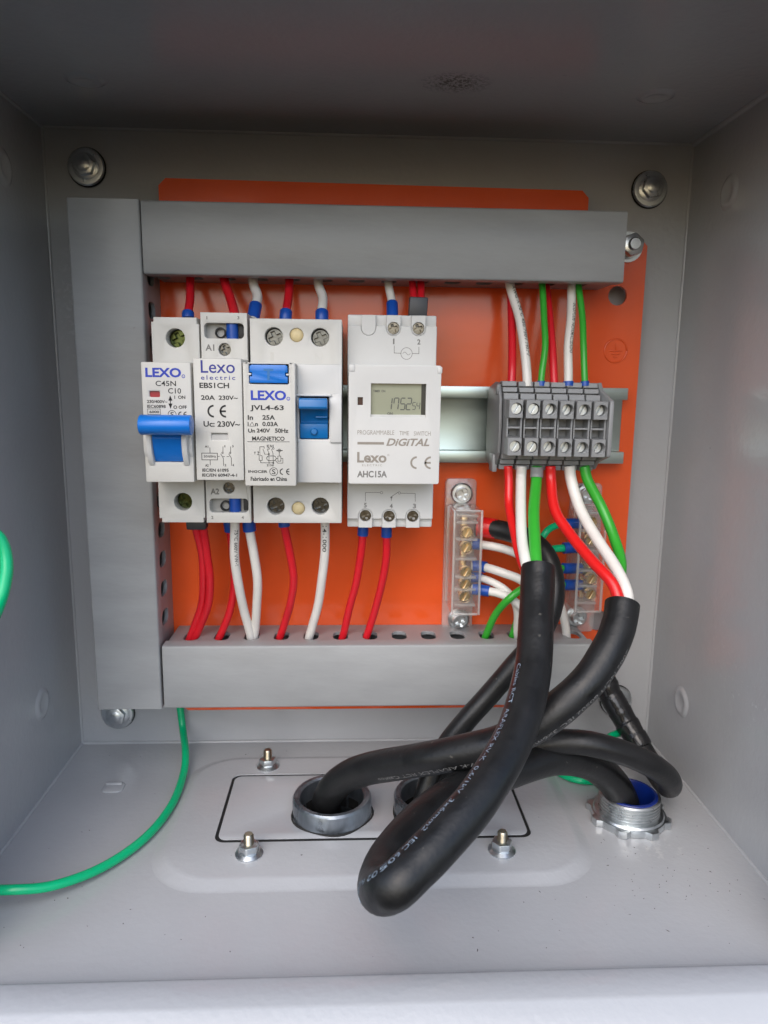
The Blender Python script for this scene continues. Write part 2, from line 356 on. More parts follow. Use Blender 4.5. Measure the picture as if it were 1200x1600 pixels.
def tube_text(name, mat_, parent, path_pts, r, st, s0, height, phi, bold=0.012, aspect=0.62, flip=False, per=8):
    """Lettering wrapped on a wire: starts s0 mm along it, phi = turn (deg) round the wire from its front side."""
    path = catmull(path_pts, per); acc = [0.0]
    for a, b in zip(path, path[1:]): acc.append(acc[-1] + (b - a).length)
    def at(sv):
        sv = min(max(sv, 0), acc[-1] - 1e-3); i = max(k for k in range(len(acc) - 1) if acc[k] <= sv)
        u = (sv - acc[i]) / (acc[i + 1] - acc[i])
        t = (path[min(i + 2, len(path) - 1)] - path[max(i - 1, 0)]).normalized()
        return path[i].lerp(path[i + 1], u), t
    v, f = text_verts(st, bold); w = height * aspect * len(st); out = []
    for a, b in v:
        c, t = at(s0 + a * w); n0 = (VIEW - t * VIEW.dot(t)).normalized(); bb = n0.cross(t)
        if flip: bb = -bb
        an = R(phi) + (b - 0.5) * height / r * (1 if not flip else 1)
        nn = n0 * math.cos(an) + bb * math.sin(an)
        out.append(c + nn * (r * 1.018 + 0.04))
    m = MB(); m.pyd(out, f)
    return m.build(name, mat_, parent, smooth=80)

# ------------------------------------------------------------------ shared screws and nuts
_sc = {}
def screw_mesh(r, kind, mat_):
    key = (round(r, 2), kind, mat_)
    if key in _sc: return _sc[key]
    m = MB(); w = r * 0.22; l = r * 0.74
    if kind == 'cross':
        hole = [(-w, -l), (w, -l), (w, -w), (l, -w), (l, w), (w, w), (w, l), (-w, l), (-w, w), (-l, w), (-l, -w), (-w, -w)]
        a = R(24); hole = [(x * math.cos(a) - y * math.sin(a), x * math.sin(a) + y * math.cos(a)) for x, y in hole]
    else:
        a = R(62); hole = [(-l * 1.22, -w * 0.7), (l * 1.22, -w * 0.7), (l * 1.22, w * 0.7), (-l * 1.22, w * 0.7)]
        hole = [(x * math.cos(a) - y * math.sin(a), x * math.sin(a) + y * math.cos(a)) for x, y in hole]
    m.sheet(circ(0, 0, r, 20), [hole], -1.9, 0.0, 'Y', bev=r * 0.06, seg=1)
    m.lathe([(0, 0.0), (r * 0.97, 0.0), (r * 0.97, 1.2), (0, 1.2)], (0, 0, 0), 'Y', 16)
    _sc[key] = m.mesh(mat_); return _sc[key]
def screw(parent, p, r, kind='cross', mat_='zinc'):
    return place('screw', screw_mesh(r, kind, mat_), parent, p)

# ================================================================== the steel box
W2, H, D = 146.2, 291.8, 151.5              # half width, height, depth inside
box = thing('electrical_enclosure', 'open grey painted steel box that houses all the wiring', 'enclosure', (0, -D / 2, 0))
T = 1.6
MB().box(-W2, W2, 0, T, 0, H).build('back_panel', 'paint_back', box)
MB().box(-W2 - T, -W2, -D, T, -T, H + T).build('side_panel', 'paint', box)
MB().box(W2, W2 + T, -D, T, -T, H + T).build('side_panel', 'paint_right', box)
MB().box(-W2, W2, -D, T, H, H + T).build('top_panel', 'paint_top', box)

# floor: sheet with the raised pad around the cable opening
FX, FY = 109.4, -70.6                        # centre of the threaded conduit fitting
R1X, R1Y, R2X, R2Y = -17.6, -66.5, 25.0, -66.5
def loop(x0, x1, y0, y1, r, n=8): return rrect(x0, x1, y0, y1, r, n)
fl = MB()
pad_out = loop(-87, 87, -113, -16, 24)
fl.sheet(rect(-W2, W2, -D, 0), [pad_out, circ(FX, FY, 13.2, 32)], -T, 0.0, 'Z')
lv = [(pad_out, 0.0), (loop(-85.5, 85.5, -111.5, -17.5, 23), 0.2), (loop(-82.5, 82.5, -108.5, -20.5, 20.5), 1.9), (loop(-80.5, 80.5, -106.5, -22.5, 19), 2.2),
      (loop(-64.2, 64.2, -86.6, -35.6, 4.2), 2.2), (loop(-64.2, 64.2, -86.6, -35.6, 4.2), -1.2)]
ver = [(x, y, z) for lp, z in lv for x, y in lp]; n = len(pad_out)
fl.pyd(ver, [(k * n + i, k * n + (i + 1) % n, (k + 1) * n + (i + 1) % n, (k + 1) * n + i) for k in range(len(lv) - 1) for i in range(n)])
fl.build('floor_panel', 'paint_floor', box, smooth=40)
MB().sheet(rect(-64.1, 64.1, -86.5, -35.7), [circ(R1X, R1Y, 13.4), circ(R2X, R2Y, 13.0)], -3.2, 1.7, 'Z').build('gasket', 'gasket', box)  # added black sheet: stops light from below and darkens the plate gap
MB().sheet(loop(-62.9, 62.9, -84.5, -37.2, 3.4), [circ(R1X, R1Y, 13.4, 32), circ(R2X, R2Y, 13.0, 32)], 1.72, 2.1, 'Z', bev=0.12).build('gland_plate', 'paint2', box)

# front rims folded back round the opening
lip = MB()
prof = [(-D + 1, 0.0), (-D - 3, 0.3), (-D - 8.5, 7.8), (-D - 9.8, 9.2), (-D - 11.0, 9.7), (-D - 20.2, 9.9), (-D - 21.4, 9.5), (-D - 31.5, 2.6), (-D - 32.5, 1.0), (-D - 32.5, -16), (-D - 31, -16), (-D - 31, 1), (-D - 20.5, 8.2), (-D - 11, 8), (-D - 5, 0.4), (-D - 1, -T), (-D + 1, -T)]
lip.prism(prof, -W2 - 22, W2 + 22, 'X').build('front_rim', 'paint', box, smooth=50)
MB().box(-W2 - T, -W2 + 12, -D - 2, -D, 10, H - 10).build('front_rim', 'paint', box)
MB().box(W2 - 12, W2 + T, -D - 2, -D, 10, H - 10).build('front_rim', 'paint', box)
MB().box(-W2 - T, W2 + T, -D - 2, -D, H - 10, H + T).build('front_rim', 'paint', box)

# paint-filled seams along the folds
for a, b, r in (((-W2, 0, H), (W2, 0, H), 1.0), ((-W2, 0, 0), (W2, 0, 0), 1.0), ((-W2, 0, 0), (-W2, 0, H), 0.9), ((W2, 0, 0), (W2, 0, H), 0.9),
                ((-W2, -D, H), (-W2, 0, H), 1.0), ((W2, -D, H), (W2, 0, H), 1.6), ((-W2, -D, 0), (-W2, 0, 0), 0.9), ((W2, -D, 0), (W2, 0, 0), 0.9)):
    MB().tube([a, b], r, n=12, per=6, cap=0).build('seam', 'paint', box, smooth=60)

# pressed dimples of the weld studs
def dimple(c, axis, sgn, r=6.8):
    pr = [(r * 1.12, -0.05), (r * 1.02, 0.1), (r * 0.94, 0.4), (r * 0.84, 0.75), (r * 0.72, 0.9), (r * 0.58, 0.75), (r * 0.44, 0.5), (r * 0.25, 0.38), (0, 0.36)]
    MB().lathe([(a, h * sgn) for a, h in pr], c, axis, 28, wob=0.02).build('weld_dimple', 'paint', box, smooth=60)
dimple((-109, -52, H), 'Z', -1); dimple((106, -53.5, H), 'Z', -1)
dimple((W2, -37, 262), 'X', -1); dimple((W2, -35, 36), 'X', -1)
dimple((-W2, -40, 264), 'X', 1); dimple((-W2, -42, 41), 'X', 1)
nub = MB(); nub.prism(rrect(-122, -112.5, -46, -38, 2.4), -0.2, 0.55, 'Z', bev=0.45); nub.box(-121.4, -114, -40.6, -38.4, 0.3, 1.25, bev=0.5)
nub.build('weld_dimple', 'paint', box, smooth=60)

# wall bolts with washers
def wall_bolt(x, z):
    wsh = MB().lathe([(0, -0.3), (8.2, -0.3), (8.4, -0.9), (8.0, -1.5), (0, -1.5)], (x, 0, z), 'Y', 36).build('seal_washer', 'gasket', box)
    MB().lathe([(3.5, -1.5), (7.9, -1.5), (8.0, -2.2), (7.5, -2.8), (4.6, -3.2), (3.5, -3.0)], (x, 0, z), 'Y', 36).build('washer', 'zinc', wsh)
    h = MB(); a0 = R(12); hexa = [(x + 4.9 * math.cos(a0 + k * math.pi / 3), z + 4.9 * math.sin(a0 + k * math.pi / 3)) for k in range(6)]
    h.prism(hexa, -6.4, -2.8, 'Y', bev=0.5); h.lathe([(5.6, -2.8), (5.6, -3.4), (4.4, -3.9), (0, -3.9)], (x, 0, z), 'Y', 30)
    h.lathe([(0, -7.0), (2.2, -6.9), (3.2, -6.3), (0, -6.2)], (x, 0, z), 'Y', 20)
    h.build('bolt_head', 'zinc', wsh)
for x, z in ((-127.2, 275.0), (126.6, 271.5), (-127.0, 17.0), (128.0, 21.5)): wall_bolt(x, z)

# flange nuts on the gland studs
def flange_nut(x, y, tilt=0):
    z = 2.2
    m = MB(); m.lathe([(0, z), (5.3, z), (5.4, z + 0.6), (4.2, z + 1.5), (0, z + 1.6)], (x, y, 0), 'Z', 30)
    a0 = R(tilt); hx = [(x + 4.1 * math.cos(a0 + k * math.pi / 3), y + 4.1 * math.sin(a0 + k * math.pi / 3)) for k in range(6)]
    m.prism(hx, z + 1.2, z + 4.6, 'Z', bev=0.45); nb = m.build('flange_nut', 'zinc', box)
    pr = [(0, z + 4.0)]
    for k in range(9): pr += [(2.0, z + 4.0 + k * 0.5), (1.75, z + 4.25 + k * 0.5)]
    pr += [(1.5, z + 8.7), (0, z + 8.8)]
    MB().lathe(pr, (x, y, 0), 'Z', 18).build('stud', 'yellow_stud', nb, smooth=20)
M['yellow_stud'] = mat('yellow_zinc_stud', (0.50, 0.45, 0.34), 0.32, 1.0, vary=0.2, vscale=500)
for x, y, a in ((-49, -28.8, 10), (-49, -94, 22), (49.6, -95, 5), (49.4, -29, 30)): flange_nut(x, y, a)

# ================================================================== orange mounting plate
PY = -12.0
pl = thing('mounting_plate', 'glossy orange steel plate behind the ducts and devices', 'plate', (0, PY, 20))
outl = [(-90.5, 268.6), (-93.6, 265.6), (-93.6, 249), (-121, 249), (-123.5, 246.5), (-123.5, 45), (-121, 42.5), (-92, 42.5), (-92, 25.5), (-89.5, 23.2), (92.5, 23.2), (95, 25.5), (95, 42.5), (121, 42.5), (123.3, 45),
        (123.3, 244.6), (120.8, 247.4), (112, 249), (95.2, 249), (95.2, 264.5), (92.2, 267.6)]
MB().sheet(outl, [circ(111.1, 222.9, 4.3), circ(112.4, 68.2, 5.2), circ(-111, 222.9, 4.3), circ(-112, 68, 5.2)], PY, PY + 1.6, 'Y', bev=0.3).build('plate', 'orange', pl)
sy = MB()
def arc_ridge(cx, cz, r, a0, a1, w=0.45):
    sy.tube([(cx + r * math.cos(R(a0 + (a1 - a0) * k / 10)), PY, cz + r * math.sin(R(a0 + (a1 - a0) * k / 10))) for k in range(11)], w, n=8, per=2)
arc_ridge(111.9, 198.4, 5.3, 0, 359)
sy.tube([(111.9, PY, 198.6), (111.9, PY, 201.8)], 0.4, n=8, per=2)
for w_, z_ in ((3.0, 198.4), (2.0, 196.9), (1.0, 195.5)): sy.tube([(111.9 - w_, PY, z_), (111.9 + w_, PY, z_)], 0.4, n=8, per=2)
sy.build('embossed_earth_symbol', 'orange', pl, smooth=60)
# plate fixing bolt beside the top duct end (nut, washers, spring washer)
def plate_bolt(x, z):
    b = MB(); b.lathe([(0, PY), (6.6, PY), (6.6, PY - 1.2), (0, PY - 1.2)], (x, 0, z), 'Y', 30)
    b.lathe([(2.8, PY - 1.4), (5.2, PY - 1.5), (5.2, PY - 2.9), (2.8, PY - 2.9)], (x, 0, z), 'Y', 30)
    o = b.build('spring_washer', 'zinc', pl)
    h = MB(); hx = [(x + 5.2 * math.cos(R(20) + k * math.pi / 3), z + 5.2 * math.sin(R(20) + k * math.pi / 3)) for k in range(6)]
    h.prism(hx, PY - 7.6, PY - 3.1, 'Y', bev=0.6); h.lathe([(0, PY - 9.8), (2.3, PY - 9.7), (2.7, PY - 9.2), (2.7, PY - 7.4), (0, PY - 7.2)], (x, 0, z), 'Y', 20)
    h.build('nut', 'zinc', o)
plate_bolt(114.2, 244.0)

# ================================================================== wiring ducts
DF = -42.0
def duct(name, label, x0, x1, z0, z1, hole_side, holes):
    """hole_side: '+x', '-z', '+z' = the perforated wall that faces the devices."""
    d = thing(name, label, 'wiring duct', ((x0 + x1) / 2, PY, z0), 'grey wiring ducts')
    t = 1.7; i = 0.7
    b = MB()
    horiz = (x1 - x0) > (z1 - z0)
    b.box(x0 + i + t, x1 - i - t, PY - 1.3, PY - 0.05, z0 + i + t, z1 - i - t)
    y0, y1 = DF + 1.5, PY - 0.05
    def wall_z(z, perf):
        hs = [rrect(h - 3.4, h + 3.4, PY - 20.5, PY - 9.5, 3.3, 5) for h in holes] if perf else []
        b.sheet(rect(x0 + i, x1 - i, y0, y1), hs, z, z + t, 'Z', bev=0.15, seg=1)
    def wall_x(x, perf):
        hs = [rrect(PY - 20.5, PY - 9.5, h - 3.4, h + 3.4, 3.3, 5) for h in holes] if perf else []
        b.sheet(rect(y0, y1, z0 + i, z1 - i), hs, x, x + t, 'X', bev=0.15, seg=1)
    if horiz:
        wall_z(z0 + i, hole_side == '-z'); wall_z(z1 - i - t, hole_side == '+z')
    else:
        wall_x(x0 + i, False); wall_x(x1 - i - t, hole_side == '+x')
    b.build('trunk', 'duct', d)
    c = MB()
    if horiz: pr = [(DF + 7, z0), (DF + 0.9, z0), (DF + 0.25, z0 + 0.25), (DF, z0 + 0.9), (DF, z1 - 0.9), (DF + 0.25, z1 - 0.25), (DF + 0.9, z1), (DF + 7, z1), (DF + 7, z1 - 0.65), (DF + 1.6, z1 - 0.65), (DF + 1.2, z1 - 1.2), (DF + 1.2, z0 + 1.2), (DF + 1.6, z0 + 0.65), (DF + 7, z0 + 0.65)]
    else: pr = [(x0, DF + 7), (x0, DF + 0.9), (x0 + 0.25, DF + 0.25), (x0 + 0.9, DF), (x1 - 0.9, DF), (x1 - 0.25, DF + 0.25), (x1, DF + 0.9), (x1, DF + 7), (x1 - 0.65, DF + 7), (x1 - 0.65, DF + 1.6), (x1 - 1.2, DF + 1.2), (x0 + 1.2, DF + 1.2), (x0 + 0.65, DF + 1.6), (x0 + 0.65, DF + 7)]
    if horiz: c.prism(pr, x0 + 0.1, x1 - 0.1, 'X')
    else: c.prism(pr, z0 + 0.1, z1 - 0.1, 'Z')
    c.build('cover', 'duct_cover', d, smooth=50)
    return d
duct('wiring_duct', 'upright grey wiring duct along the left edge of the plate', -122.4, -94.0, 38.0, 253.0, '+x', [76.2 + 13.55 * k for k in range(13)])
duct('wiring_duct', 'grey wiring duct running across above the devices', -93.5, 102.4, 224.6, 252.7, '-z', [-90 + 13.7 * k for k in range(14)])
duct('wiring_duct', 'grey wiring duct running across below the devices', -92.9, 100.6, 38.2, 67.4, '+z', [-82.8 + 13.65 * k for k in range(14)])

# ================================================================== DIN rail
ra = MB(); zc = 164.2; ry = PY
pr = [(-12.4, zc - 13), (-12.4, zc + 13), (-18.6, zc + 13), (-18.6, zc + 17.3), (-19.7, zc + 17.3), (-19.7, zc + 11.9), (-13.5, zc + 11.9), (-13.5, zc - 11.9), (-19.7, zc - 11.9), (-19.7, zc - 17.3), (-18.6, zc - 17.3), (-18.6, zc - 13)]
ra.prism(pr, -91.5, 116.2, 'X', bev=0.25, seg=2)
ra.build('din_rail', 'rail', None, 'shiny zinc mounting rail that the breakers and terminals clip onto', 'rail')

# ================================================================== conduit rings and fitting on the floor
def ring_fitting(x, y, label, r0=16.7, r1=13.6):
    t = thing('conduit_ring', label, 'conduit ring', (x, y, 2.1), 'galvanised conduit rings on the gland plate')
    MB().lathe([(r1, 2.12), (r0 + 0.1, 2.12), (r0, 2.2), (r0, 9.2), (r0 - 0.7, 10.2), (r1 + 0.8, 10.2), (r1, 9.5), (r1, 2.12)], (x, y, 0), 'Z', 48, wob=0.004).build('collar', 'zinc_dull', t)
    MB().lathe([(r0 + 0.2, 2.12), (r0 + 0.75, 2.12), (r0 + 0.7, 2.4), (r0 + 0.1, 2.7), (r0 + 0.1, 2.12)], (x, y, 0), 'Z', 40, wob=0.03).build('washer', 'gasket', t)
    MB().lathe([(r1 - 0.2, 2.5), (r1 - 0.2, -28), (0, -28)], (x, y, 0), 'Z', 32).build('pipe', 'zinc_dull', t)
ring_fitting(R1X, R1Y, 'galvanised conduit ring standing clear on the left of the gland plate')
ring_fitting(R2X, R2Y, 'galvanised conduit ring mostly hidden behind the front cable loop', 16.2, 13.2)

cf = thing('conduit_connector', 'threaded zinc conduit connector with blue throat in right floor corner', 'conduit fitting', (FX, FY, 0))
pr = [(10.9, 11.4), (12.2, 11.4)]
for k in range(6): pr += [(12.75, 10.9 - k * 1.35), (12.75, 10.5 - k * 1.35), (12.05, 10.0 - k * 1.35)]
pr += [(12.1, 1), (10.9, 1), (10.9, 11.4)]
MB().lathe(pr, (FX, FY, 0), 'Z', 48).build('threaded_body', 'zinc', cf, smooth=25)
MB().lathe([(9.9, 11.3), (10.3, 11.9), (11.3, 11.8), (11.6, 11.4), (10.85, 11.3), (10.85, -24), (0, -24), (0, -23.5), (9.9, -23.5), (9.9, 11.3)], (FX, FY, 0), 'Z', 40).build('insulated_throat', 'liner', cf)
ln = MB(); outp = []
NL = 8
for k in range(NL * 8):
    a = 2 * math.pi * k / (NL * 8); u = (k % 8) / 8
    outp.append((FX + (17.4 if u < 0.26 else 15.4) * math.cos(a + 0.2), FY + (17.4 if u < 0.26 else 15.4) * math.sin(a + 0.2)))
ln.sheet(outp, [circ(FX, FY, 12.3, 40)], 0.15, 3.1, 'Z', bev=0.5)
ln.lathe([(12.3, 3.0), (14.8, 3.0), (14.2, 3.9), (12.3, 4.2)], (FX, FY, 0), 'Z', 40)
ln.build('locknut', 'zinc', cf)

# ================================================================== devices on the rail
YB = -20.2                                  # back of the devices on the rail
# ---- miniature circuit breaker
TY, NY = -60.0, -78.0
d = thing('circuit_breaker', 'white single-pole circuit breaker with blue toggle, leftmost device on the rail', 'circuit breaker', (-77.5, YB, 126.5))
b = MB(); x0, x1 = -86.6, -68.6
b.box(x0, x1, YB, TY + 9, 126.5, 206.4, bev=0.4)
hu, hl = (-77.64, 198.70), (-77.07, 134.88)
notch = [(x0, 128.2), (x0 + 1.0, 128.2), (x0 + 1.0, 126.5), (x1 - 0.6, 126.5), (x1 - 0.6, 128.4), (x1, 128.4), (x1, 204.0), (x1 - 0.8, 204.0), (x1 - 0.8, 206.4), (x0 + 0.9, 206.4), (x0 + 0.9, 204.6), (x0, 204.6)]
b.sheet(notch, [circ(*hu, 3.65), circ(*hl, 3.6), rect(x0 + 1.5, x1 - 1.5, 150, 184)], TY, TY + 8.9, 'Y', bev=0.35)
b.build('housing', 'white', d)
for h in (hu, hl): screw(d, (h[0] + 0.1, TY + 7.6, h[1] - 0.2), 3.5, 'cross', 'yellow_screw')
nx0, nx1, nz0, nz1 = -86.25, -68.45, 145.2, 189.1
lz0, lz1 = 152.75, 167.2           # toggle slot
nb = MB()
rw = -83.68, -79.88, 176.53, 178.72
nb.sheet(rect(nx0, nx1, nz0, nz1), [rect(nx0 + 3.1, nx1 - 3.1, lz0, lz1), rect(*rw)], NY, TY + 0.5, 'Y', bev=0.45)
nb.build('front_cover', 'white', d)
MB().box(rw[0] - 0.3, rw[1] + 0.3, NY + 1.1, NY + 1.6, rw[2] - 0.3, rw[3] + 0.3).build('indicator_window', 'red_window', d)
MB().box(nx0 + 2.9, nx1 - 2.9, NY + 12, NY + 12.6, lz0 - 1, lz1 + 1).build('slot_floor', 'black_hole', d)
for cx in (nx0 + 2.5, nx1 - 2.5):             # curved white cheeks either side of the toggle
    ck = MB(); pc = [(NY + 3, lz1 - 0.5), (NY - 1.6, lz1 - 0.2), (NY - 3.4, lz1 - 3.5), (NY - 3.9, 160.5), (NY - 3.3, 156.5), (NY - 1.6, 153.2), (NY + 0.2, 151.0), (NY + 3, 150.6)]
    ck.prism(pc, cx - 1.05, cx + 1.05, 'X', bev=0.5); ck.build('cheek', 'white2', d)
for s_, cx in ((-1, nx0 + 0.8), (1, nx1 - 0.8)):
    ck = MB(); pc = [(NY + 2, lz1 - 0.6), (NY - 0.9, lz1 - 1), (NY - 1.6, 161.5), (NY - 1.4, 157), (NY + 0.1, 154.6), (NY + 2, 154.4)]
    ck.prism(pc, cx - 0.75, cx + 0.75, 'X', bev=0.35); ck.build('cheek', 'white2', d)
lv = MB()
lv.prism([(NY + 9, 153.0), (NY + 0.6, 152.9), (NY - 1.4, 156.2), (NY - 2.6, 160.2), (NY - 3.2, 162.0), (NY - 2.7, 162.4), (NY - 3.1, 163.3), (NY - 5.2, 166.2), (NY - 1.0, 168), (NY + 9, 168)], nx0 + 3.6, nx1 - 3.6, 'X', bev=0.25)
lv.build('toggle_drum', 'blue', d)
bar = MB(); ba = (-76.14, -86.00, 166.93)
bp = [(ba[1] + 4.2 * math.cos(R(a)), ba[2] + 3.6 * math.sin(R(a))) for a in range(0, 360, 15)]
bar.prism(bp, -85.10, -66.89, 'X', bev=0.4); bar.build('toggle_bar', 'blue', d)
p = Print(NY - 0.05)
p.t('LEXO', -84.71, -71.85, 183.67, 187.10, 0.035).t('\u00ae', -71.72, -70.43, 183.43, 184.81)
p.build('printed_logo', 'ink_blue', d)
p = Print(NY - 0.05)
p.t('C45N', -81.21, -73.84, 180.54, 182.44, 0.012).t('C10', -76.81, -72.10, 177.88, 179.84, 0.012)
p.t('I  ON', -74.61, -70.66, 175.95, 177.20).t('O OFF', -75.10, -70.23, 172.34, 173.61)
p.t('230/400V~', -84.59, -77.22, 174.34, 175.50).t('IEC60898', -84.57, -77.87, 172.58, 173.78)
bx_ = (-84.43, -79.89, 170.22, 172.24); p.line([(bx_[0], bx_[2]), (bx_[1], bx_[2]), (bx_[1], bx_[3]), (bx_[0], bx_[3]), (bx_[0], bx_[2])], 0.17).t('6000', -83.88, -80.31, 170.71, 171.69)
a0, a1 = (-76.10, 176.82), (-76.13, 172.77)
p.line([a0, a1], 0.28); 
for (ax, az), sg in ((a0, 1), (a1, -1)): p.pyd([(ax - 0.75, NY - 0.05, az - sg * 1.5), (ax + 0.75, NY - 0.05, az - sg * 1.5), (ax, NY - 0.05, az + sg * 0.4)], [(0, 1, 2)])
p.s_mark(*(-75.67, 170.33), 1.45).ce(-73.47, -70.33, 169.08, 171.41)
p.build('printed_text', 'ink', d)

# ---- modular contactor
d = thing('contactor', 'narrow white modular contactor between the circuit breaker and residual breaker', 'contactor', (-59, YB, 126.4))
x0, x1 = -67.9, -50.2
b = MB(); b.box(x0, x1, YB, TY + 9, 126.4, 208.4, bev=0.4)
s1, s2 = (-66.59, -51.45, 198.72, 204.59), (-66.60, -51.19, 130.52, 136.25)
h1, h2 = (-58.98, 194.62), (-58.78, 140.53)
b.sheet(rect(x0, x1, 126.4, 208.4), [rrect(*s1, 1.5), rrect(*s2, 1.5), circ(*h1, 2.45), circ(*h2, 2.35)], TY, TY + 8.9, 'Y', bev=0.35)
b.build('housing', 'white', d)
for (q, st) in ((s1, 0), (s2, 0)):
    g = MB(); g.box(q[0] - 0.2, q[1] + 0.2, TY + 4.2, TY + 4.6, q[2] - 0.2, q[3] + 0.2); g.build('terminal_well', 'grey_inner', d)
    xm = (q[0] + q[1]) / 2; zm = (q[2] + q[3]) / 2
    MB().lathe([(2.1, 4.2), (2.1, 2.6), (1.6, 2.4), (1.5, 4.1)], (xm - 1.9, TY, zm - 0.6), 'Y', 18).build('terminal_sleeve', 'black_hole', d)
    MB().box(q[1] - 2.4, q[1] - 0.2, TY + 3.0, TY + 4.1, q[2] + 0.4, q[3] - 0.4, bev=0.3).build('terminal_clamp', 'black_hole', d)
for h in (h1, h2): screw(d, (h[0], TY + 4.4, h[1]), 2.3, 'cross', 'steel_screw')
cz0, cz1, cx0, cx1 = 146.0, 190.7, -67.6, -50.0
wn_ = (-61.72, -55.62, 161.08, 163.56)
MB().sheet(rect(cx0, cx1, cz0, cz1), [rect(*wn_)], NY, TY + 0.5, 'Y', bev=0.5).build('front_cover', 'white', d)
MB().prism([(NY + 2.4, wn_[2] - .3), (NY + 0.4, wn_[2] - .3), (NY + 1.4, wn_[3] + .3), (NY + 2.4, wn_[3] + .3)], wn_[0] - .3, wn_[1] + .3, 'X').build('indicator_window', 'grey_inner', d)
p = Print(NY - 0.05); p.t('Lexo', -64.76, -52.42, 185.41, 189.98, 0.008).t('electric', -64.77, -52.39, 183.00, 184.61, 0.012, 0, 1.35)
p.build('printed_logo', 'ink_navy', d)
p = Print(NY - 0.05)
p.t('EBS1CH', -65.42, -54.67, 179.97, 181.95, 0.026).t('20A', -65.01, -59.90, 175.69, 177.43, 0.026).t('230V~', -58.60, -51.62, 175.77, 177.39, 0.026)
p.ce(-62.84, -55.84, 169.31, 173.98).t('Uc: 230V~', -64.39, -51.05, 165.93, 168.04, 0.026)
PP = lambda *q: q
p.t('A1', -64.18, -62.89, 158.20, 159.03).t('A2', -64.26, -62.99, 151.17, 152.13).t('1', -56.94, -56.66, 158.37, 159.18).t('3', -54.16, -53.60, 158.39, 159.20).t('2', -57.08, -56.47, 151.31, 152.17).t('4', -54.24, -53.63, 151.33, 152.19)
p.line([(-62.32, 158.21), (-62.33, 156.19)], 0.2).line([(-62.36, 153.69), (-62.39, 151.80)], 0.2)
q = (-65.38, -59.64, 153.69, 156.19); p.line([(q[0], q[2]), (q[1], q[2]), (q[1], q[3]), (q[0], q[3]), (q[0], q[2])], 0.22).t('50/60Hz', -64.65, -60.18, 154.53, 155.48, 0.01)
p.line([(-57.51, 158.61), (-57.57, 156.23)], 0.2).line([(-58.38, 155.91), (-57.53, 154.44), (-57.42, 151.57)], 0.2).ring(*(-57.74, 156.32), 0.3, 0.16)
p.line([(-54.68, 158.63), (-54.74, 156.25)], 0.2).line([(-55.46, 155.93), (-54.53, 154.46), (-54.58, 151.59)], 0.2).ring(*(-54.91, 156.34), 0.3, 0.16)
for e, f in (((-59.47, 154.97), (-58.88, 154.98)), ((-57.70, 154.94), (-57.00, 154.94)), ((-56.17, 154.95), (-55.39, 154.96))): p.line([e, f], 0.18)
p.t('IEC/EN 61095', -65.40, -55.62, 149.22, 150.47).t('IEC/EN 60947-4-1', -65.47, -52.56, 147.36, 148.61)
p.build('printed_text', 'ink', d)
p = Print(TY - 0.05)
p.t('1', -65.59, -65.22, 205.80, 206.99).t('3', -53.78, -53.05, 205.98, 207.18).t('A1', -66.30, -62.88, 194.06, 196.48)
p.build('terminal_number', 'ink_grey', d); p = Print(TY - 0.05)
p.t('A2', -66.04, -62.62, 137.91, 140.37).t('2', -66.11, -65.22, 127.88, 129.19).t('4', -53.98, -53.09, 127.92, 129.23)
p.build('terminal_number', 'ink_grey', d)

# ---- residual current breaker
d = thing('residual_current_breaker', 'double-width white residual current breaker with blue test button and rocker', 'circuit breaker', (-31.6, YB, 126.3))
x0, x1 = -49.2, -13.7
b = MB(); b.box(x0, x1, YB, TY + 9, 126.3, 206.5, bev=0.4)
hs = [(-40.03, 199.78), (-22.20, 199.72), (-40.20, 133.20), (-22.34, 133.27)]
ys = [(-31.26, 200.44), (-31.23, 132.32)]
b.sheet(rect(x0, x1, 126.3, 206.5), [circ(*h, 3.5) for h in hs] + [circ(*h, 2.65) for h in ys] + [rect(-33, x1 - 4, 152, 180)], TY, TY + 8.9, 'Y', bev=0.35)
b.build('housing', 'white', d)
for h in hs: screw(d, (h[0] + 0.15, TY + 5.4, h[1] - 0.2), 3.3, 'cross', 'steel_screw')
for h in ys: MB().lathe([(0, -0.25), (1.2, -0.15), (2.2, 0.25), (2.62, 0.9), (2.6, 3)], (h[0], TY, h[1]), 'Y', 24, wob=0.02).build('seal_plug', 'seal_yellow', d, smooth=60)
# label half
lx0, lx1, l0, l1 = -49.65, -30.6, 144.0, 189.4
tb = (-47.44, -32.96, 181.72, 188.96)
MB().sheet(rect(lx0, lx1, l0, l1), [rect(tb[0], tb[1], tb[2], tb[3])], NY, TY + 0.5, 'Y', bev=0.5).build('label_cover', 'white', d)
z_ = (tb[2] + tb[3]) / 2; k_ = 0.35
tbp = [(tb[0] + k_, tb[2] + k_), (tb[1] - k_, tb[2] + k_), (tb[1] - k_, z_ - 0.9), (tb[1] - 1.2, z_ - 0.9), (tb[1] - 1.2, z_ + 0.5), (tb[1] - k_, z_ + 0.5), (tb[1] - k_, tb[3] - k_ - .5), (tb[1] - k_ - 0.8, tb[3] - k_), (tb[0] + k_ + 0.8, tb[3] - k_), (tb[0] + k_, tb[3] - k_ - .5), (tb[0] + k_, z_ + 0.5), (tb[0] + 1.2, z_ + 0.5), (tb[0] + 1.2, z_ - 0.9), (tb[0] + k_, z_ - 0.9)]
MB().prism(tbp, NY - 0.7, NY + 5, 'Y', bev=0.25).build('test_button', 'blue', d)
for s_, xx in ((0, tb[0]), (1, tb[1])): MB().box(xx - 0.1 if s_ == 0 else xx - 0.9, xx + 0.9 if s_ == 0 else xx + 0.1, NY - 0.2, NY + 3, z_ - 0.5, z_ + 0.2, bev=0.1).build('hinge_pin', 'white2', d)
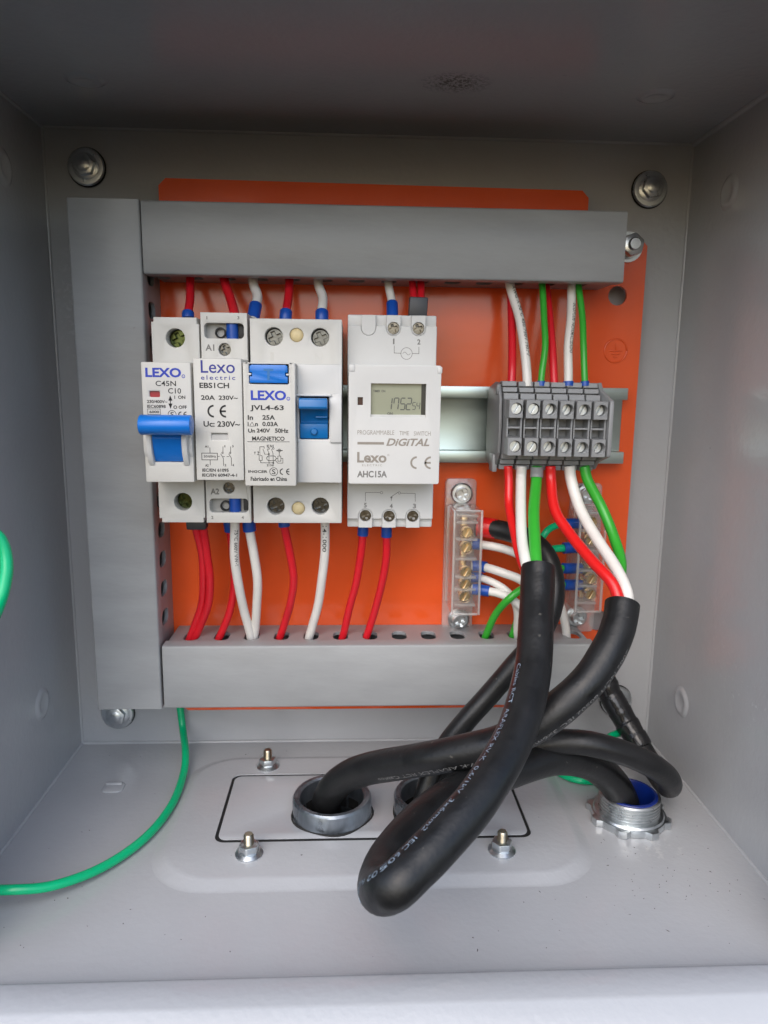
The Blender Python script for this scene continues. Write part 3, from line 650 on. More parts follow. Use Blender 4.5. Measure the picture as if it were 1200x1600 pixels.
MB().box(tb[0] - .2, tb[1] + .2, NY + 6, NY + 6.5, tb[2] - .2, tb[3] + .2).build('button_well', 'black_hole', d)
p = Print(NY - 0.76); p.t('T', -41.96, -38.48, 183.10, 187.23); p.build('button_letter', 'teal_blue', d)
p = Print(NY - 0.05); p.t('LEXO', -46.91, -33.98, 175.80, 179.40, 0.035).t('\u00ae', -33.86, -32.50, 175.76, 177.16); p.build('printed_logo', 'ink_blue', d)
p = Print(NY - 0.05)
p.t('JVL4-63', -47.17, -34.86, 171.71, 174.05, 0.026).t('In', -48.18, -46.19, 168.61, 170.36).t('25A', -42.78, -38.15, 168.67, 170.43).t('I', -48.23, -47.90, 166.25, 167.80).t('n', -45.51, -44.48, 166.27, 167.45).t('0.03A', -42.83, -37.06, 166.32, 167.97)
tr = [(-47.54, 166.30), (-45.76, 166.31), (-46.62, 167.79)]; p.line(tr + tr[:1], 0.16)
p.t('Un', -48.12, -45.58, 163.90, 165.36).t('240V', -44.99, -40.04, 163.94, 165.47).t('50Hz', -38.23, -33.27, 163.90, 165.53).t('MAGNETICO', -46.70, -34.72, 160.97, 162.53)
p.line([(-48.37, 160.53), (-33.01, 160.60)], 0.2)
def pq(*pts, w=0.18): p.line(list(pts), w)
pq((-42.28, 158.12), (-42.36, 158.72), (-43.92, 158.75), (-43.96, 156.80))
p.t('T', -46.14, -45.48, 155.83, 156.79)
pq((-44.91, 156.79), (-43.87, 156.42)); pq((-44.92, 155.89), (-43.74, 155.94)); pq((-44.52, 157.04), (-44.60, 155.60))
q = (-44.24, -43.15, 153.58, 155.37); pq((q[0], q[2]), (q[1], q[2]), (q[1], q[3]), (q[0], q[3]), (q[0], q[2]))
pq((-43.73, 153.58), (-43.70, 152.74), (-39.05, 152.72))
p.t('1', -41.32, -40.99, 158.49, 159.44).t('N', -40.13, -39.33, 158.50, 159.45).t('2', -41.44, -40.92, 151.41, 152.23).t('N', -40.11, -39.30, 151.42, 152.23)
for x_, dx in ((419.6, 0), (426.8, 0)):
    pass
pq((-40.65, 159.45), (-40.64, 158.40)); p.ring(*(-40.62, 158.06), 0.32, 0.16)
pq((-38.99, 159.46), (-38.98, 158.41)); p.ring(*(-38.97, 158.08), 0.32, 0.16)
pq((-41.20, 157.77), (-40.60, 156.35), (-40.63, 151.56)); pq((-39.63, 157.79), (-39.09, 156.36), (-39.02, 151.57))
pq((-42.76, 157.76), (-42.17, 155.95), (-40.66, 155.96)); p.dot(*(-40.66, 155.96), 0.34).dot(*(-39.05, 152.72), 0.34)
rr_ = (-41.44, -37.98, 153.53, 155.30); pr = rrect(*rr_, 0.9, 5); p.line(pr + pr[:1], 0.2)
q = (-37.31, -36.22, 153.36, 155.27); pq((q[0], q[2]), (q[1], q[2]), (q[1], q[3]), (q[0], q[3]), (q[0], q[2]))
pq((-37.98, 154.36), (-37.31, 154.36)); pq((-36.22, 154.37), (-35.46, 154.37), (-35.48, 152.65), (-37.38, 152.63), (-38.18, 153.59))
pq((-36.74, 157.93), (-36.78, 155.27)); p.ring(*(-36.75, 157.33), 0.55, 0.16); pq((-37.70, 157.32), (-35.66, 157.34), w=0.3)
p.t('INGCER', -48.37, -41.24, 148.93, 149.92).s_mark(*(-38.93, 149.40), 1.5).ce(-36.71, -32.99, 148.22, 150.65).t('Fabricado en China', -47.55, -34.00, 145.91, 147.46)
p.build('printed_text', 'ink', d)
# rocker half
RY = -70.0
rx0, rx1 = -30.55, -13.6; k0 = (-29.81, -18.50, 160.98, 177.22)
MB().sheet(rect(rx0, rx1, 144.2, 189.2), [rect(*k0)], RY, TY + 0.5, 'Y', bev=0.4).build('rocker_cover', 'white2', d)
MB().box(k0[0] - 1.0, k0[1] + 1.0, RY - 1.6, RY - 0.0, k0[3] + 0.1, k0[3] + 1.0, bev=0.3).build('rocker_hood', 'white2', d)
for xa, xb in ((rx0 + 0.1, k0[0] - 0.3), (k0[1] + 0.4, rx1 - 0.1)):
    MB().prism([(RY + 1, k0[2] - 2.0), (RY - 1.0, k0[2] - 1.0), (RY - 1.5, k0[2] + 6), (RY - 1.5, k0[3] - 3), (RY, k0[3] + 1), (RY + 1, k0[3] + 1)], xa, xb, 'X', bev=0.3).build('rocker_guard', 'white2', d)
MB().box(k0[0] - .2, k0[1] + .2, RY + 7, RY + 7.5, k0[2] - .2, k0[3] + .2).build('rocker_well', 'black_hole', d)
zt = 176.75; zb = k0[2] + 0.3; zm1 = 172.43; zm2 = 166.82
lp = [(RY + 6, zb), (RY - 0.3, zb), (RY - 0.9, zm2), (RY + 1.5, zm2 + 0.6), (RY - 0.5, zm1 + 0.4), (RY - 7.2, zm1 + 0.2), (RY - 7.8, zm1 + 1.0), (RY - 7.2, zt - 0.4), (RY - 6.2, zt), (RY + 6, zt - 1)]
MB().prism(lp, k0[0] + 0.35, k0[1] - 0.45, 'X', bev=0.3).build('rocker', 'teal_blue', d)
e_ = MB(); e_.box(-23.5, k0[1] - 0.6, RY - 1.2, RY + 0.8, zm2 + 2.3, zm2 + 3.0, bev=0.15); e_.build('rocker_rib', 'teal_blue', d)
MB().lathe([(0, -1.75), (1.0, -1.7), (1.35, -1.25), (1.4, -0.6)], ((k0[0] + k0[1]) / 2, RY, (zb + zm2) / 2), 'Y', 20).build('rocker_mark', 'teal_blue', d)
M['moulded'] = mat('moulded_letter_shadow', (0.57, 0.56, 0.525), 0.5)
for st, bx2 in (('1', (-41.43, -40.07, 190.49, 193.90)), ('N', (-24.22, -20.99, 189.99, 193.65)), ('2', (-41.51, -39.21, 138.67, 141.00)), ('N', (-23.47, -20.78, 138.36, 141.48))): Print(TY - 0.04).t(st, *bx2, 0.0).build('moulded_letter', 'moulded', d)

# ---- digital time switch
QY, SY = -52.0, -70.0
d = thing('time_switch', 'light grey digital time switch with LCD display, right of the breakers', 'timer', (6.5, YB, 122.7))
x0, x1 = -11.5, 24.2; z0, z1 = 122.7, 209.4
b = MB(); b.box(x0, x1, YB, QY + 7, z0, z1, bev=0.6)
hu = [(6.79, 204.16), (16.79, 204.23)]; hl = [(-3.93, 127.91), (5.97, 127.67), (15.89, 127.70)]
zu, zl = 205.08, 126.58
LW = 2.95
ups = [(-3.19, hu[0][1], 0), (hu[0][0], hu[0][1], 1), (hu[1][0], hu[1][1], 1)]
body = [(x0, zl)]
for hx, hz in hl:
    body += [(hx - LW, zl), (hx - LW, hz)] + [(hx + LW * math.cos(R(a)), hz + LW * math.sin(R(a))) for a in range(165, 14, -15)] + [(hx + LW, hz), (hx + LW, zl)]
body += [(x1, zl), (x1, zu)]
for hx, hz, _ in reversed(ups):
    body += [(hx + LW, zu), (hx + LW, hz)] + [(hx + LW * math.cos(R(a)), hz + LW * math.sin(R(a))) for a in range(-15, -166, -15)] + [(hx - LW, hz), (hx - LW, zu)]
body += [(x0, zu)]
b.sheet(body, [], QY, QY + 6.9, 'Y', bev=0.25, seg=1)
b.box(x0, x1, QY + 2.4, QY + 7.2, zu - 0.2, z1, bev=0.5); b.box(x0, x1, QY + 2.4, QY + 7.2, z0, zl + 0.2, bev=0.5)
b.build('housing', 'white2', d)
LW -= 0.12
for hx, hz, hole in ups:
    po = [(hx - LW, z1 - 0.2), (hx - LW, hz)] + [(hx + LW * math.cos(R(a)), hz + LW * math.sin(R(a))) for a in range(195, 346, 15)] + [(hx + LW, hz), (hx + LW, z1 - 0.2)]
    MB().sheet(po, [circ(hx, hz, 2.4)] if hole else [], QY + (0.1 if hole else 0.35), QY + 4.6, 'Y', bev=0.2, seg=1).build('terminal_lug', 'white2', d)
for hx, hz in hl:
    po = [(hx - LW, z0 + 0.2), (hx + LW, z0 + 0.2), (hx + LW, hz)] + [(hx + LW * math.cos(R(a)), hz + LW * math.sin(R(a))) for a in range(15, 166, 15)] + [(hx - LW, hz)]
    MB().sheet(po, [circ(hx, hz, 2.4)], QY + 0.1, QY + 4.6, 'Y', bev=0.2, seg=1).build('terminal_lug', 'white2', d)
for h in hu + hl: screw(d, (h[0], QY + 2.9, h[1]), 2.3, 'cross', 'steel_dark')
nx0, nx1, nz0, nz1 = -11.0, 24.2, 143.9, 189.3
wi = (-2.55, 18.56, 169.68, 182.36); led = (-7.59, -5.59, 174.15, 177.16)
MB().sheet(rrect(nx0, nx1, nz0, nz1, 0.8, 3), [rect(*wi), rect(*led)], SY, QY + 0.5, 'Y', bev=0.7, seg=3).build('flap', 'white2', d)
for bx2 in ((-10.99, -8.81, 186.57, 189.42), (22.53, 24.36, 186.26, 188.88)): MB().box(bx2[0], bx2[1] + .2, SY - 0.35, SY + 5, bx2[2], bx2[3], bev=0.5).build('hinge', 'white2', d)
MB().box(led[0] - .2, led[1] + .2, SY + 1.2, SY + 1.7, led[2] - .2, led[3] + .2).build('indicator_light', 'led', d)
xr = wi[1] - 1.7
MB().box(wi[0] - .3, xr, SY + 1.9, SY + 2.4, wi[2] - .3, wi[3] + .3).build('display', 'lcd', d)
MB().box(xr, wi[1] + .3, SY + 2.3, SY + 2.8, wi[2] - .3, wi[3] + .3).build('display_frame', 'lcd_dark', d)
MB().prism([(SY + 0.15, wi[2] - 0.2), (SY + 1.9, wi[2] + 0.9), (SY + 2.4, wi[2] - 0.2)], wi[0] - .1, wi[1] + .1, 'X').build('display_sill', 'white2', d)
# seven segment digits
p = Print(SY + 1.85)
SEG = {'1': 'bc', '7': 'abcf', '5': 'afgcd', '2': 'abged', '4': 'fgbc'}
def digit(ch, x, z, w, h, t):
    s = h * 0.10; g = t * 0.8
    def pt(u, v): return (x + u * w + v * s, z + v * h)
    e = {'a': ((0, 1), (1, 1)), 'b': ((1, .5), (1, 1)), 'c': ((1, 0), (1, .5)), 'd': ((0, 0), (1, 0)), 'e': ((0, 0), (0, .5)), 'f': ((0, .5), (0, 1)), 'g': ((0, .5), (1, .5))}
    for k in SEG[ch]:
        a, c = Vector(pt(*e[k][0])), Vector(pt(*e[k][1])); v = (c - a).normalized()
        p.line([tuple(a + v * g), tuple(c - v * g)], t)
gz0, gz1 = 172.53, 176.92
for ch, px_ in zip('1752', (3.55, 6.14, 8.73, 11.07)): digit(ch, px_, gz0, 1.75, gz1 - gz0, 0.42)
for ch, px_ in zip('54', (13.44, 15.04)): digit(ch, px_, gz0 + 0.1, 1.15, (gz1 - gz0) * 0.62, 0.3)
p.t('ON', 3.84, 5.94, 170.39, 171.56).t('TIMER  ON', -1.66, 3.00, 179.06, 179.94)
p.build('display_digits', 'lcd_seg', d)
p = Print(SY - 0.05)
p.t('PROGRAMMABLE', -7.61, 6.54, 162.93, 164.65, -0.004).t('TIME', 8.52, 12.22, 162.85, 164.42, 0.0).t('SWITCH', 14.13, 20.59, 162.71, 164.38, 0.0)
p.fill(-7.59, 2.65, 159.16, 160.14).t('DiGiTAL', 3.50, 20.22, 158.67, 161.63, 0.03, 0.3)
p.t('Lexo', -7.68, 3.70, 152.13, 156.25, 0.03).ring(*(4.38, 155.15), 0.3, 0.12).t('ELECTRIC', -5.69, 2.00, 150.79, 151.54, 0, 0, 1.4).ce(12.92, 21.15, 149.76, 154.74)
p.build('printed_text', 'ink_taupe', d)
p = Print(SY - 0.05); p.t('AHC15A', -7.65, 3.93, 146.39, 148.99, 0.03); p.build('model_number', 'ink_grey', d)
p = Print(QY - 0.05)
p.t('1', 6.60, 7.22, 197.86, 200.11).t('2', 16.38, 17.67, 197.89, 200.00)
p.line([(7.14, 197.26), (7.18, 194.45), (9.94, 194.38)]).line([(14.40, 194.34), (17.11, 194.33), (17.06, 196.89)])
cc = (12.13, 194.31); p.ring(*cc, 2.3, 0.2); p.line([(cc[0] - 1.5 + 3.0 * k / 12, cc[1] + 0.55 * math.sin(2 * math.pi * k / 12)) for k in range(13)], 0.16)
p.build('terminal_diagram', 'ink_grey', d); p = Print(QY - 0.05)
p.t('5', -4.57, -3.43, 131.43, 133.40).t('4', 6.18, 7.38, 131.20, 133.09).t('3', 15.81, 17.15, 131.12, 133.13)
p.line([(-3.97, 134.13), (-4.00, 137.73), (2.01, 137.76)]); p.ring(*(2.65, 137.71), 0.5, 0.18)
p.line([(6.76, 134.44), (6.80, 135.79)]).line([(6.85, 136.06), (9.46, 137.87)]); p.dot(*(6.80, 135.74), 0.42)
p.ring(*(10.10, 137.64), 0.5, 0.18).line([(10.69, 137.53), (16.72, 137.40), (16.79, 134.05)])
p.build('terminal_diagram', 'ink_grey', d)

# ================================================================== terminal blocks
TX = [56.38 + k * (90.97 - 56.38) / 5 for k in range(6)]
pit = TX[1] - TX[0]
zc = 165.1
def block_profile(hw):
    """Profile (y, z) of one feed-through terminal, symmetrical about zc."""
    up = [(YB, 9.0), (YB - 6, 15.5), (-38.5, 18.6), (-43.2, 18.6), (-43.6, 16.55), (-41.4, 16.5), (-41.4, 16.15), (-45.0, 16.1), (-45.4, 14.15), (-43.0, 14.1), (-43.0, 13.75), (-47.4, 13.7), (-48.0, 11.75), (-48.0, 11.3), (-51, 11.2), (-51, 3.8), (-49.6, 3.8)]
    return [(y, zc + z) for y, z in up] + [(y, zc - z) for y, z in reversed(up)]
names = ['leftmost', 'second from the left', 'third from the left', 'fourth from the left', 'fifth from the left', 'rightmost']
feeds = ['red wire', 'white wire', 'green wire', 'red wire', 'white wire', 'green wire']
dzs = [0.25, 0.12, 0.1, -0.05, -0.1, -0.2]
for k, x in enumerate(TX):
    hw = pit / 2 - (0.12 if k in (2, 4) else 0.3); dz = dzs[k]
    t = thing('terminal_block', 'grey rail terminal fed by a %s, %s of the six' % (feeds[k], names[k]), 'terminal block', (x, YB, zc - 18), 'grey terminal blocks on the rail')
    m = MB(); m.prism([(y, z + dz) for y, z in block_profile(hw)], x - hw, x + hw - 0.25, 'X', bev=0.22, seg=1)
    for zz in (zc + 7.6, zc - 7.6):
        m.sheet(rect(x - hw + 0.1, x + hw - 0.55, zz - 3.65 + dz, zz + 3.65 + dz), [circ(x + 0.1, zz + dz, 2.35, 20)], -58.5, -50.8, 'Y', bev=0.2, seg=1)
    m.box(x + hw - 0.95, x + hw - 0.3, -56.4, -44, zc - 3.95 + dz, zc + 3.95 + dz); m.box(x - hw + 0.05, x - hw + 0.6, -55.4, -44, zc - 3.95 + dz, zc + 3.95 + dz)
    m.box(x - hw + 0.6, x + hw - 0.95, -55.8, -44, zc - 0.35 + dz, zc + 0.35 + dz)
    m.build('body', 'terminal', t)
    for zz in (zc + 7.6, zc - 7.6): screw(t, (x - 0.05, (-55.2 if k < 2 else -52.8), zz + dz), 2.2, 'slot', 'zinc')
    for s_ in ((1, -1) if k < 3 else ()): MB().box(x - hw + 0.7, x - hw + 2.0, -51.0, -49.0, zc + s_ * 2.1 - 0.8 + dz, zc + s_ * 2.1 + 0.8 + dz).build('bridge_hole', 'black_hole', t)  # solid black boxes stand in for the shade inside the bridge holes
eb = thing('end_bracket', 'dark grey end bracket left of the terminal row', 'end bracket', (TX[0] - 6, YB, zc - 19))
m = MB(); xa = TX[0] - pit / 2 - 0.1
pb = [(YB, zc - 10), (YB - 2, zc - 17), (-38, zc - 18.6), (-42, zc - 17), (-47, zc - 11), (-48, zc), (-47, zc + 11), (-43, zc + 17.6), (-37, zc + 18.6), (YB - 2, zc + 16), (YB, zc + 10)]
m.prism(pb, xa - 1.3, xa, 'X', bev=0.3); m.build('body', 'terminal_dark', eb)
MB().box(xa - 2.4, xa - 0.3, -42.5, -35, zc - 19.6, zc - 12, bev=0.5).build('clamp_foot', 'terminal', eb)
MB().box(xa - 1.9, xa - 0.3, -44.2, -41, zc + 13.4, zc + 17.4, bev=0.3).build('marker_tab', 'terminal_dark', eb)
ep = MB(); xe = TX[5] + pit / 2 - 0.15
pe = [(YB, zc - 9), (YB - 6, zc - 15.5), (-41, zc - 18.4), (-45, zc - 15), (-58.2, zc - 11.3), (-58.6, zc - 10), (-58.6, zc + 10.6), (-58.2, zc + 11.3), (-45, zc + 15.4), (-42, zc + 18.6), (YB - 6, zc + 15.5), (YB, zc + 9)]
ep.prism(pe, xe, xe + 1.7, 'X', bev=0.3)
ep.build('end_plate', 'terminal', None, 'thin grey end plate closing the right side of the terminal row', 'end plate')

# ================================================================== neutral and earth bars under clear covers
def term_bar(label, pxs, screws, xc0, xc1, zb0, zb1, cz0, cz1, bx0, bx1, top, bot, side):
    t = thing('terminal_bar', label, 'terminal bar', ((bx0 + bx1) / 2, PY, zb0), 'covered terminal bars')
    m = MB(); hz = (bx0 + bx1) / 2
    m.prism(rrect(bx0, bx1, zb0, zb1, 2.2), PY - 3.0, PY - 0.05, 'Y', bev=0.4)
    m.box(bx0 + 0.6, bx1 - 0.6, PY - 6.0, PY - 3.0, cz0 + 1, cz1 - 1, bev=0.4)
    m.build('base', 'clear_base', t)
    br = MB(); br.box(xc0 + 5.0, xc1 - 5.2, PY - 14.5, PY - 9.5, cz0 + 4, cz1 - 4, bev=0.5); br.build('brass_strip', 'brass', t)
    zs = sorted(s_[1] for s_ in screws); mids = [(p_ + q_) / 2 for p_, q_ in zip(zs, zs[1:])] + [zs[0] - 4.4, zs[-1] + 4.4, zs[-1] + 7.4]
    for zz in mids: MB().box(xc0 + 1.6, xc1 - 1.6, PY - 21.5, PY - 15.2, zz - 0.55, zz + 0.55, bev=0.2).build('partition', 'clear_base', t)
    for xa, xb, za, zb_ in ((xc0 - .15, xc0 + .95, cz0, cz1), (xc1 - .95, xc1 + .15, cz0, cz1), (xc0 + 1, xc1 - 1, cz0 - .15, cz0 + .9), (xc0 + 1, xc1 - 1, cz1 - .9, cz1 + .15)):
        MB().box(xa, xb, PY - 24.6, PY - 23.2, za, zb_, bev=0.4).build('cover_rim', 'clear_base', t)
    for (sx, sz) in screws:
        MB().lathe([(2.3, PY - 15), (2.3, PY - 19.4), (2.7, PY - 19.8), (0, PY - 20.0)], (sx, 0, sz), 'Y', 20).build('screw_collar', 'brass', t)
        screw(t, (sx, PY - 20.0, sz), 2.3, 'slot', 'brass')
    c = MB(); yf = PY - 24
    ring_ = [rrect(xc0, xc1, cz0, cz1, 1.2, 3)]
    c.sheet(ring_[0], [circ(sx, sz, 2.5, 16) for sx, sz in screws], yf, yf + 1.1, 'Y', bev=0.3, seg=1)
    for xa, xb in ((xc0, xc0 + 1.0), (xc1 - 1.0, xc1)): c.box(xa, xb, yf + 1.1, PY - 5, cz0 + 0.6, cz1 - 0.6)
    for za, zb_ in ((cz0, cz0 + 1.0), (cz1 - 1.0, cz1)): c.box(xc0 + 1, xc1 - 1, yf + 1.1, PY - 5, za, zb_)
    for sx, sz in screws: c.lathe([(2.5, yf + 1.1), (2.5, yf + 3.6), (2.9, yf + 3.6), (2.9, yf + 1.1)], (sx, 0, sz), 'Y', 18)
    c.build('cover', 'clear', t)
    for (sx, sz) in (top, bot):
        MB().lathe([(0, PY - 3.0), (5.1, PY - 3.0), (5.2, PY - 3.7), (4.4, PY - 4.3), (0, PY - 4.4)], (sx, 0, sz), 'Y', 30).build('washer', 'zinc', t)
        screw(t, (sx, PY - 6.0, sz), 3.1, 'cross', 'zinc')
        MB().lathe([(3.2, PY - 4.3), (3.2, PY - 5.4), (2.9, PY - 5.9)], (sx, 0, sz), 'Y', 24).build('screw_rim', 'zinc', t)
    return t
sl = [(42.03, 117.05), (41.80, 110.27), (42.01, 98.95), (41.75, 93.24), (41.78, 87.49)]
term_bar('covered terminal bar with white wires, below the time switch', None, sl, 35.48, 48.46, 64.93, 138.87, 79.36, 127.69,
         34.22, 48.97, (41.83, 131.92), (42.13, 70.51), 1)
sr = [(98.38, 121.89), (98.29, 113.90), (99.27, 102.84), (99.72, 95.59), (99.88, 88.29)]
term_bar('covered terminal bar with blue ferrules and green wires, near the plate edge', None, sr, 92.06, 104.36, 63.68, 137.06, 80.38, 127.01,
         94.19, 108.86, (100.90, 132.19), (99.85, 71.60), -1)

# ================================================================== wires
o_path = {}
def wire(label, pts, r, mat_, group, ends=(), name='wire', cat='wire', per=8, n=14):
    """ends: (t0, t1, radius factor, material) sleeves along the path as fractions of its length."""
    jr = random.Random(label); J = len(pts)      # real wires are never perfectly even
    pts = [Vector(q) + (Vector([jr.uniform(-1, 1) for _ in range(3)]) * (0.45 if 1 < i < J - 2 and J < 15 else 0.0)) for i, q in enumerate(pts)]
    m = MB(); m.tube(pts, r, n=n, per=per)
    o = m.build(name, mat_, None, label, cat, group, smooth=60)
    path = catmull(pts, per); acc = [0.0]
    for a, b in zip(path, path[1:]): acc.append(acc[-1] + (b - a).length)
    def at(sv):
        i = max(k for k in range(len(acc) - 1) if acc[k] <= sv + 1e-9); return path[i].lerp(path[i + 1], (sv - acc[i]) / (acc[i + 1] - acc[i]))
    for (s0, s1, f, mm) in ends:
        if s0 < 0: s0 += acc[-1]
        if s1 <= 0: s1 += acc[-1]
        q = [at(min(max(s0 + (s1 - s0) * k / 4, 0), acc[-1] - 1e-4)) for k in range(5)]
        MB().tube(q, r * f, n=18, smooth=False, cap=0.15).build('ferrule', mm, o, smooth=50)
    o_path[o.name] = pts
    return o
GT = 'wires from the upper duct to the devices'; GB = 'wires from the devices to the lower duct'
HY, EY = -27.0, -40.0
F1 = [(-3.4, -0.01, 1.42, 'ferrule')]
wire('short red wire above the circuit breaker', [(-77.86, -27.00, 227.73), (-77.89, -29.00, 222.28), (-76.88, -36.00, 215.56), (-76.31, -42.00, 209.65), (-76.16, -43.00, 207.55)], 1.75, 'red', GT, [(-2.3, -0.01, 1.4, 'ferrule')])
wire('curved red wire leaning right into the contactor top', [(-64.47, -27.00, 227.97), (-63.04, -30.00, 222.67), (-59.78, -38.00, 216.13), (-57.27, -45.00, 209.92), (-56.62, -48.00, 206.68)], 1.95, 'red', GT)
wire('short white wire with blue ferrule between contactor and residual breaker', [(-51.84, -27.00, 228.20), (-51.41, -29.00, 222.99), (-49.27, -34.00, 217.77), (-49.53, -39.00, 212.63), (-50.29, -42.00, 207.27)], 2.0, 'white_wire', GT, [(-7.5, -0.5, 1.3, 'ferrule')])
wire('short red wire above the residual breaker terminal 1', [(-36.19, -27.00, 228.48), (-36.36, -29.00, 222.73), (-36.20, -35.00, 216.33), (-36.72, -42.00, 210.52), (-36.94, -43.00, 206.88)], 1.8, 'red', GT, [(-4.2, -0.01, 1.4, 'ferrule')])
wire('short white wire above the residual breaker terminal N', [(-24.54, -27.00, 228.69), (-23.93, -29.00, 222.94), (-22.37, -35.00, 217.07), (-22.12, -42.00, 210.74), (-22.10, -43.00, 206.60)], 1.95, 'white_wire', GT, [(-4.6, -0.01, 1.38, 'ferrule')])
wire('short white wire above the time switch terminal 1', [(5.45, -27.00, 227.91), (5.91, -30.00, 222.28), (6.84, -34.00, 217.66), (6.95, -38.00, 213.11), (6.89, -40.00, 208.81)], 1.75, 'white_wire', GT, [(-7.6, -0.5, 1.38, 'ferrule')])
for dx, lr in ((0, 'left'), (13, 'right')):
    wire('%s of two short red wires sharing a dark grey ferrule' % lr, [(15.80, -28.00, 227.43) if dx == 0 else (19.36, -28.00, 227.49), (15.92, -31.00, 222.33) if dx == 0 else (19.45, -31.00, 222.39), (16.13, -36.00, 217.08) if dx == 0 else (19.08, -36.00, 217.13), (16.59, -37.80, 212.77) if dx == 0 else (18.73, -37.80, 212.80)], 1.55, 'red', GT)
tf = MB(); tf.prism([(14.02, 217.84), (21.66, 217.57), (21.29, 209.80), (13.62, 210.20)], -40.5, -35.2, 'Y', bev=0.6, seg=2); tf.build('twin_ferrule', 'ferrule_grey', None, 'dark grey twin ferrule on top of the time switch', 'ferrule')
# blue sleeves seen inside the contactor terminal slots
for bx2, lab in (((-58.71, -54.03, 198.66, 205.19), 'upper'), ((-59.31, -54.63, 129.81, 136.12), 'lower')):
    xm = (bx2[0] + bx2[1]) / 2; r_ = (bx2[1] - bx2[0]) / 2
    MB().tube([(xm, TY + 3.4, bx2[2] - 1.0), (xm, TY + 3.4, bx2[3] + 1.0)], r_, n=18, per=2, cap=0.15).build('ferrule', 'ferrule', None, 'blue ferrule seen inside the %s slot of the contactor' % lab, 'ferrule')
# lower side
for (pts, lab) in (([(-76.11, -42.00, 124.18), (-75.99, -42.00, 119.71), (-75.05, -39.00, 108.60), (-75.14, -35.00, 95.99), (-77.21, -31.00, 82.95), (-81.36, -28.00, 71.96), (-84.77, -27.00, 63.60)], 'left'), ([(-73.40, -42.00, 124.18), (-73.00, -42.00, 119.72), (-72.10, -40.00, 108.84), (-72.22, -37.00, 96.54), (-73.94, -33.00, 83.57), (-78.53, -29.00, 72.29), (-82.73, -27.00, 63.59)], 'right')):
    wire('%s of two red wires leaving the circuit breaker bottom together' % lab, pts, 1.75, 'red', GB)
tf = MB(); tf.prism([(-79.53, 124.36), (-71.04, 124.38), (-71.29, 120.49), (-79.40, 120.47)], -46, -40, 'Y', bev=0.6); tf.build('twin_ferrule', 'ferrule_grey', None, 'dark grey twin ferrule under the circuit breaker', 'ferrule')
wire('red wire partly hidden behind the white wires under the contactor', [(-63.28, -36.00, 124.21), (-62.86, -36.00, 119.09), (-62.28, -33.00, 105.71), (-62.24, -30.00, 91.61), (-64.61, -28.00, 78.93), (-68.50, -27.00, 70.32), (-71.92, -27.00, 62.91)], 1.75, 'red', GB, [(1.5, 6.2, 1.4, 'ferrule')])
PW1 = [(-59.16, -46.00, 126.63), (-59.03, -46.00, 121.12), (-59.38, -44.00, 108.39), (-59.11, -39.00, 94.18), (-58.19, -32.00, 80.20), (-56.50, -29.00, 70.97), (-55.47, -27.00, 62.82)]
w = wire('white wire with black print curving right under the contactor', PW1, 2.0, 'white_wire', GB)
tube_text('printed_text', 'ink', w, o_path[w.name], 2.0, '75\u00b0C 600V VW-1', 5.5, 1.5, 22, aspect=0.78)
wire('white wire with blue ferrule from the contactor bottom corner', [(-53.56, -42.00, 125.91), (-53.42, -42.00, 119.76), (-52.12, -41.00, 109.09), (-51.36, -38.00, 96.80), (-51.97, -33.00, 83.51), (-53.71, -28.00, 71.23), (-55.32, -26.00, 62.45)], 2.0, 'white_wire', GB, [(1.0, 6.6, 1.4, 'ferrule')])
wire('bowed red wire under the residual breaker terminal 2', [(-38.85, -42.00, 125.96), (-38.37, -42.00, 120.36), (-36.38, -41.00, 109.96), (-35.37, -38.00, 96.78), (-36.66, -34.00, 85.27), (-39.81, -29.00, 74.58), (-43.78, -26.00, 62.39)], 1.75, 'red', GB, [(1.0, 4.6, 1.4, 'ferrule')])
PW2 = [(-21.33, -42.00, 126.01), (-21.07, -42.00, 120.40), (-21.41, -41.00, 109.11), (-22.69, -38.00, 96.77), (-24.95, -33.00, 83.43), (-27.53, -29.00, 72.08), (-30.12, -26.00, 62.31)]
w = wire('white printed wire under the residual breaker terminal N', PW2, 2.0, 'white_wire', GB)
tube_text('printed_text', 'ink', w, o_path[w.name], 2.0, '14-1000', 4.0, 1.7, -12, aspect=0.95)
wire('left of the two red wires with blue ferrules under the time switch', [(-4.73, -38.00, 122.77), (-4.70, -38.00, 117.34), (-6.03, -37.00, 106.71), (-7.94, -34.00, 94.16), (-10.20, -30.00, 80.93), (-12.83, -27.00, 69.15), (-14.62, -26.00, 62.23)], 1.75, 'red', GB, [(1.0, 6.2, 1.35, 'ferrule')])
wire('right of the two red wires with blue ferrules under the time switch', [(5.64, -38.00, 122.79), (5.71, -38.00, 116.78), (5.31, -37.00, 106.72), (4.16, -34.00, 94.15), (1.83, -30.00, 80.89), (-1.24, -27.00, 70.03), (-3.55, -26.00, 62.17)], 1.75, 'red', GB, [(1.0, 6.8, 1.35, 'ferrule')])
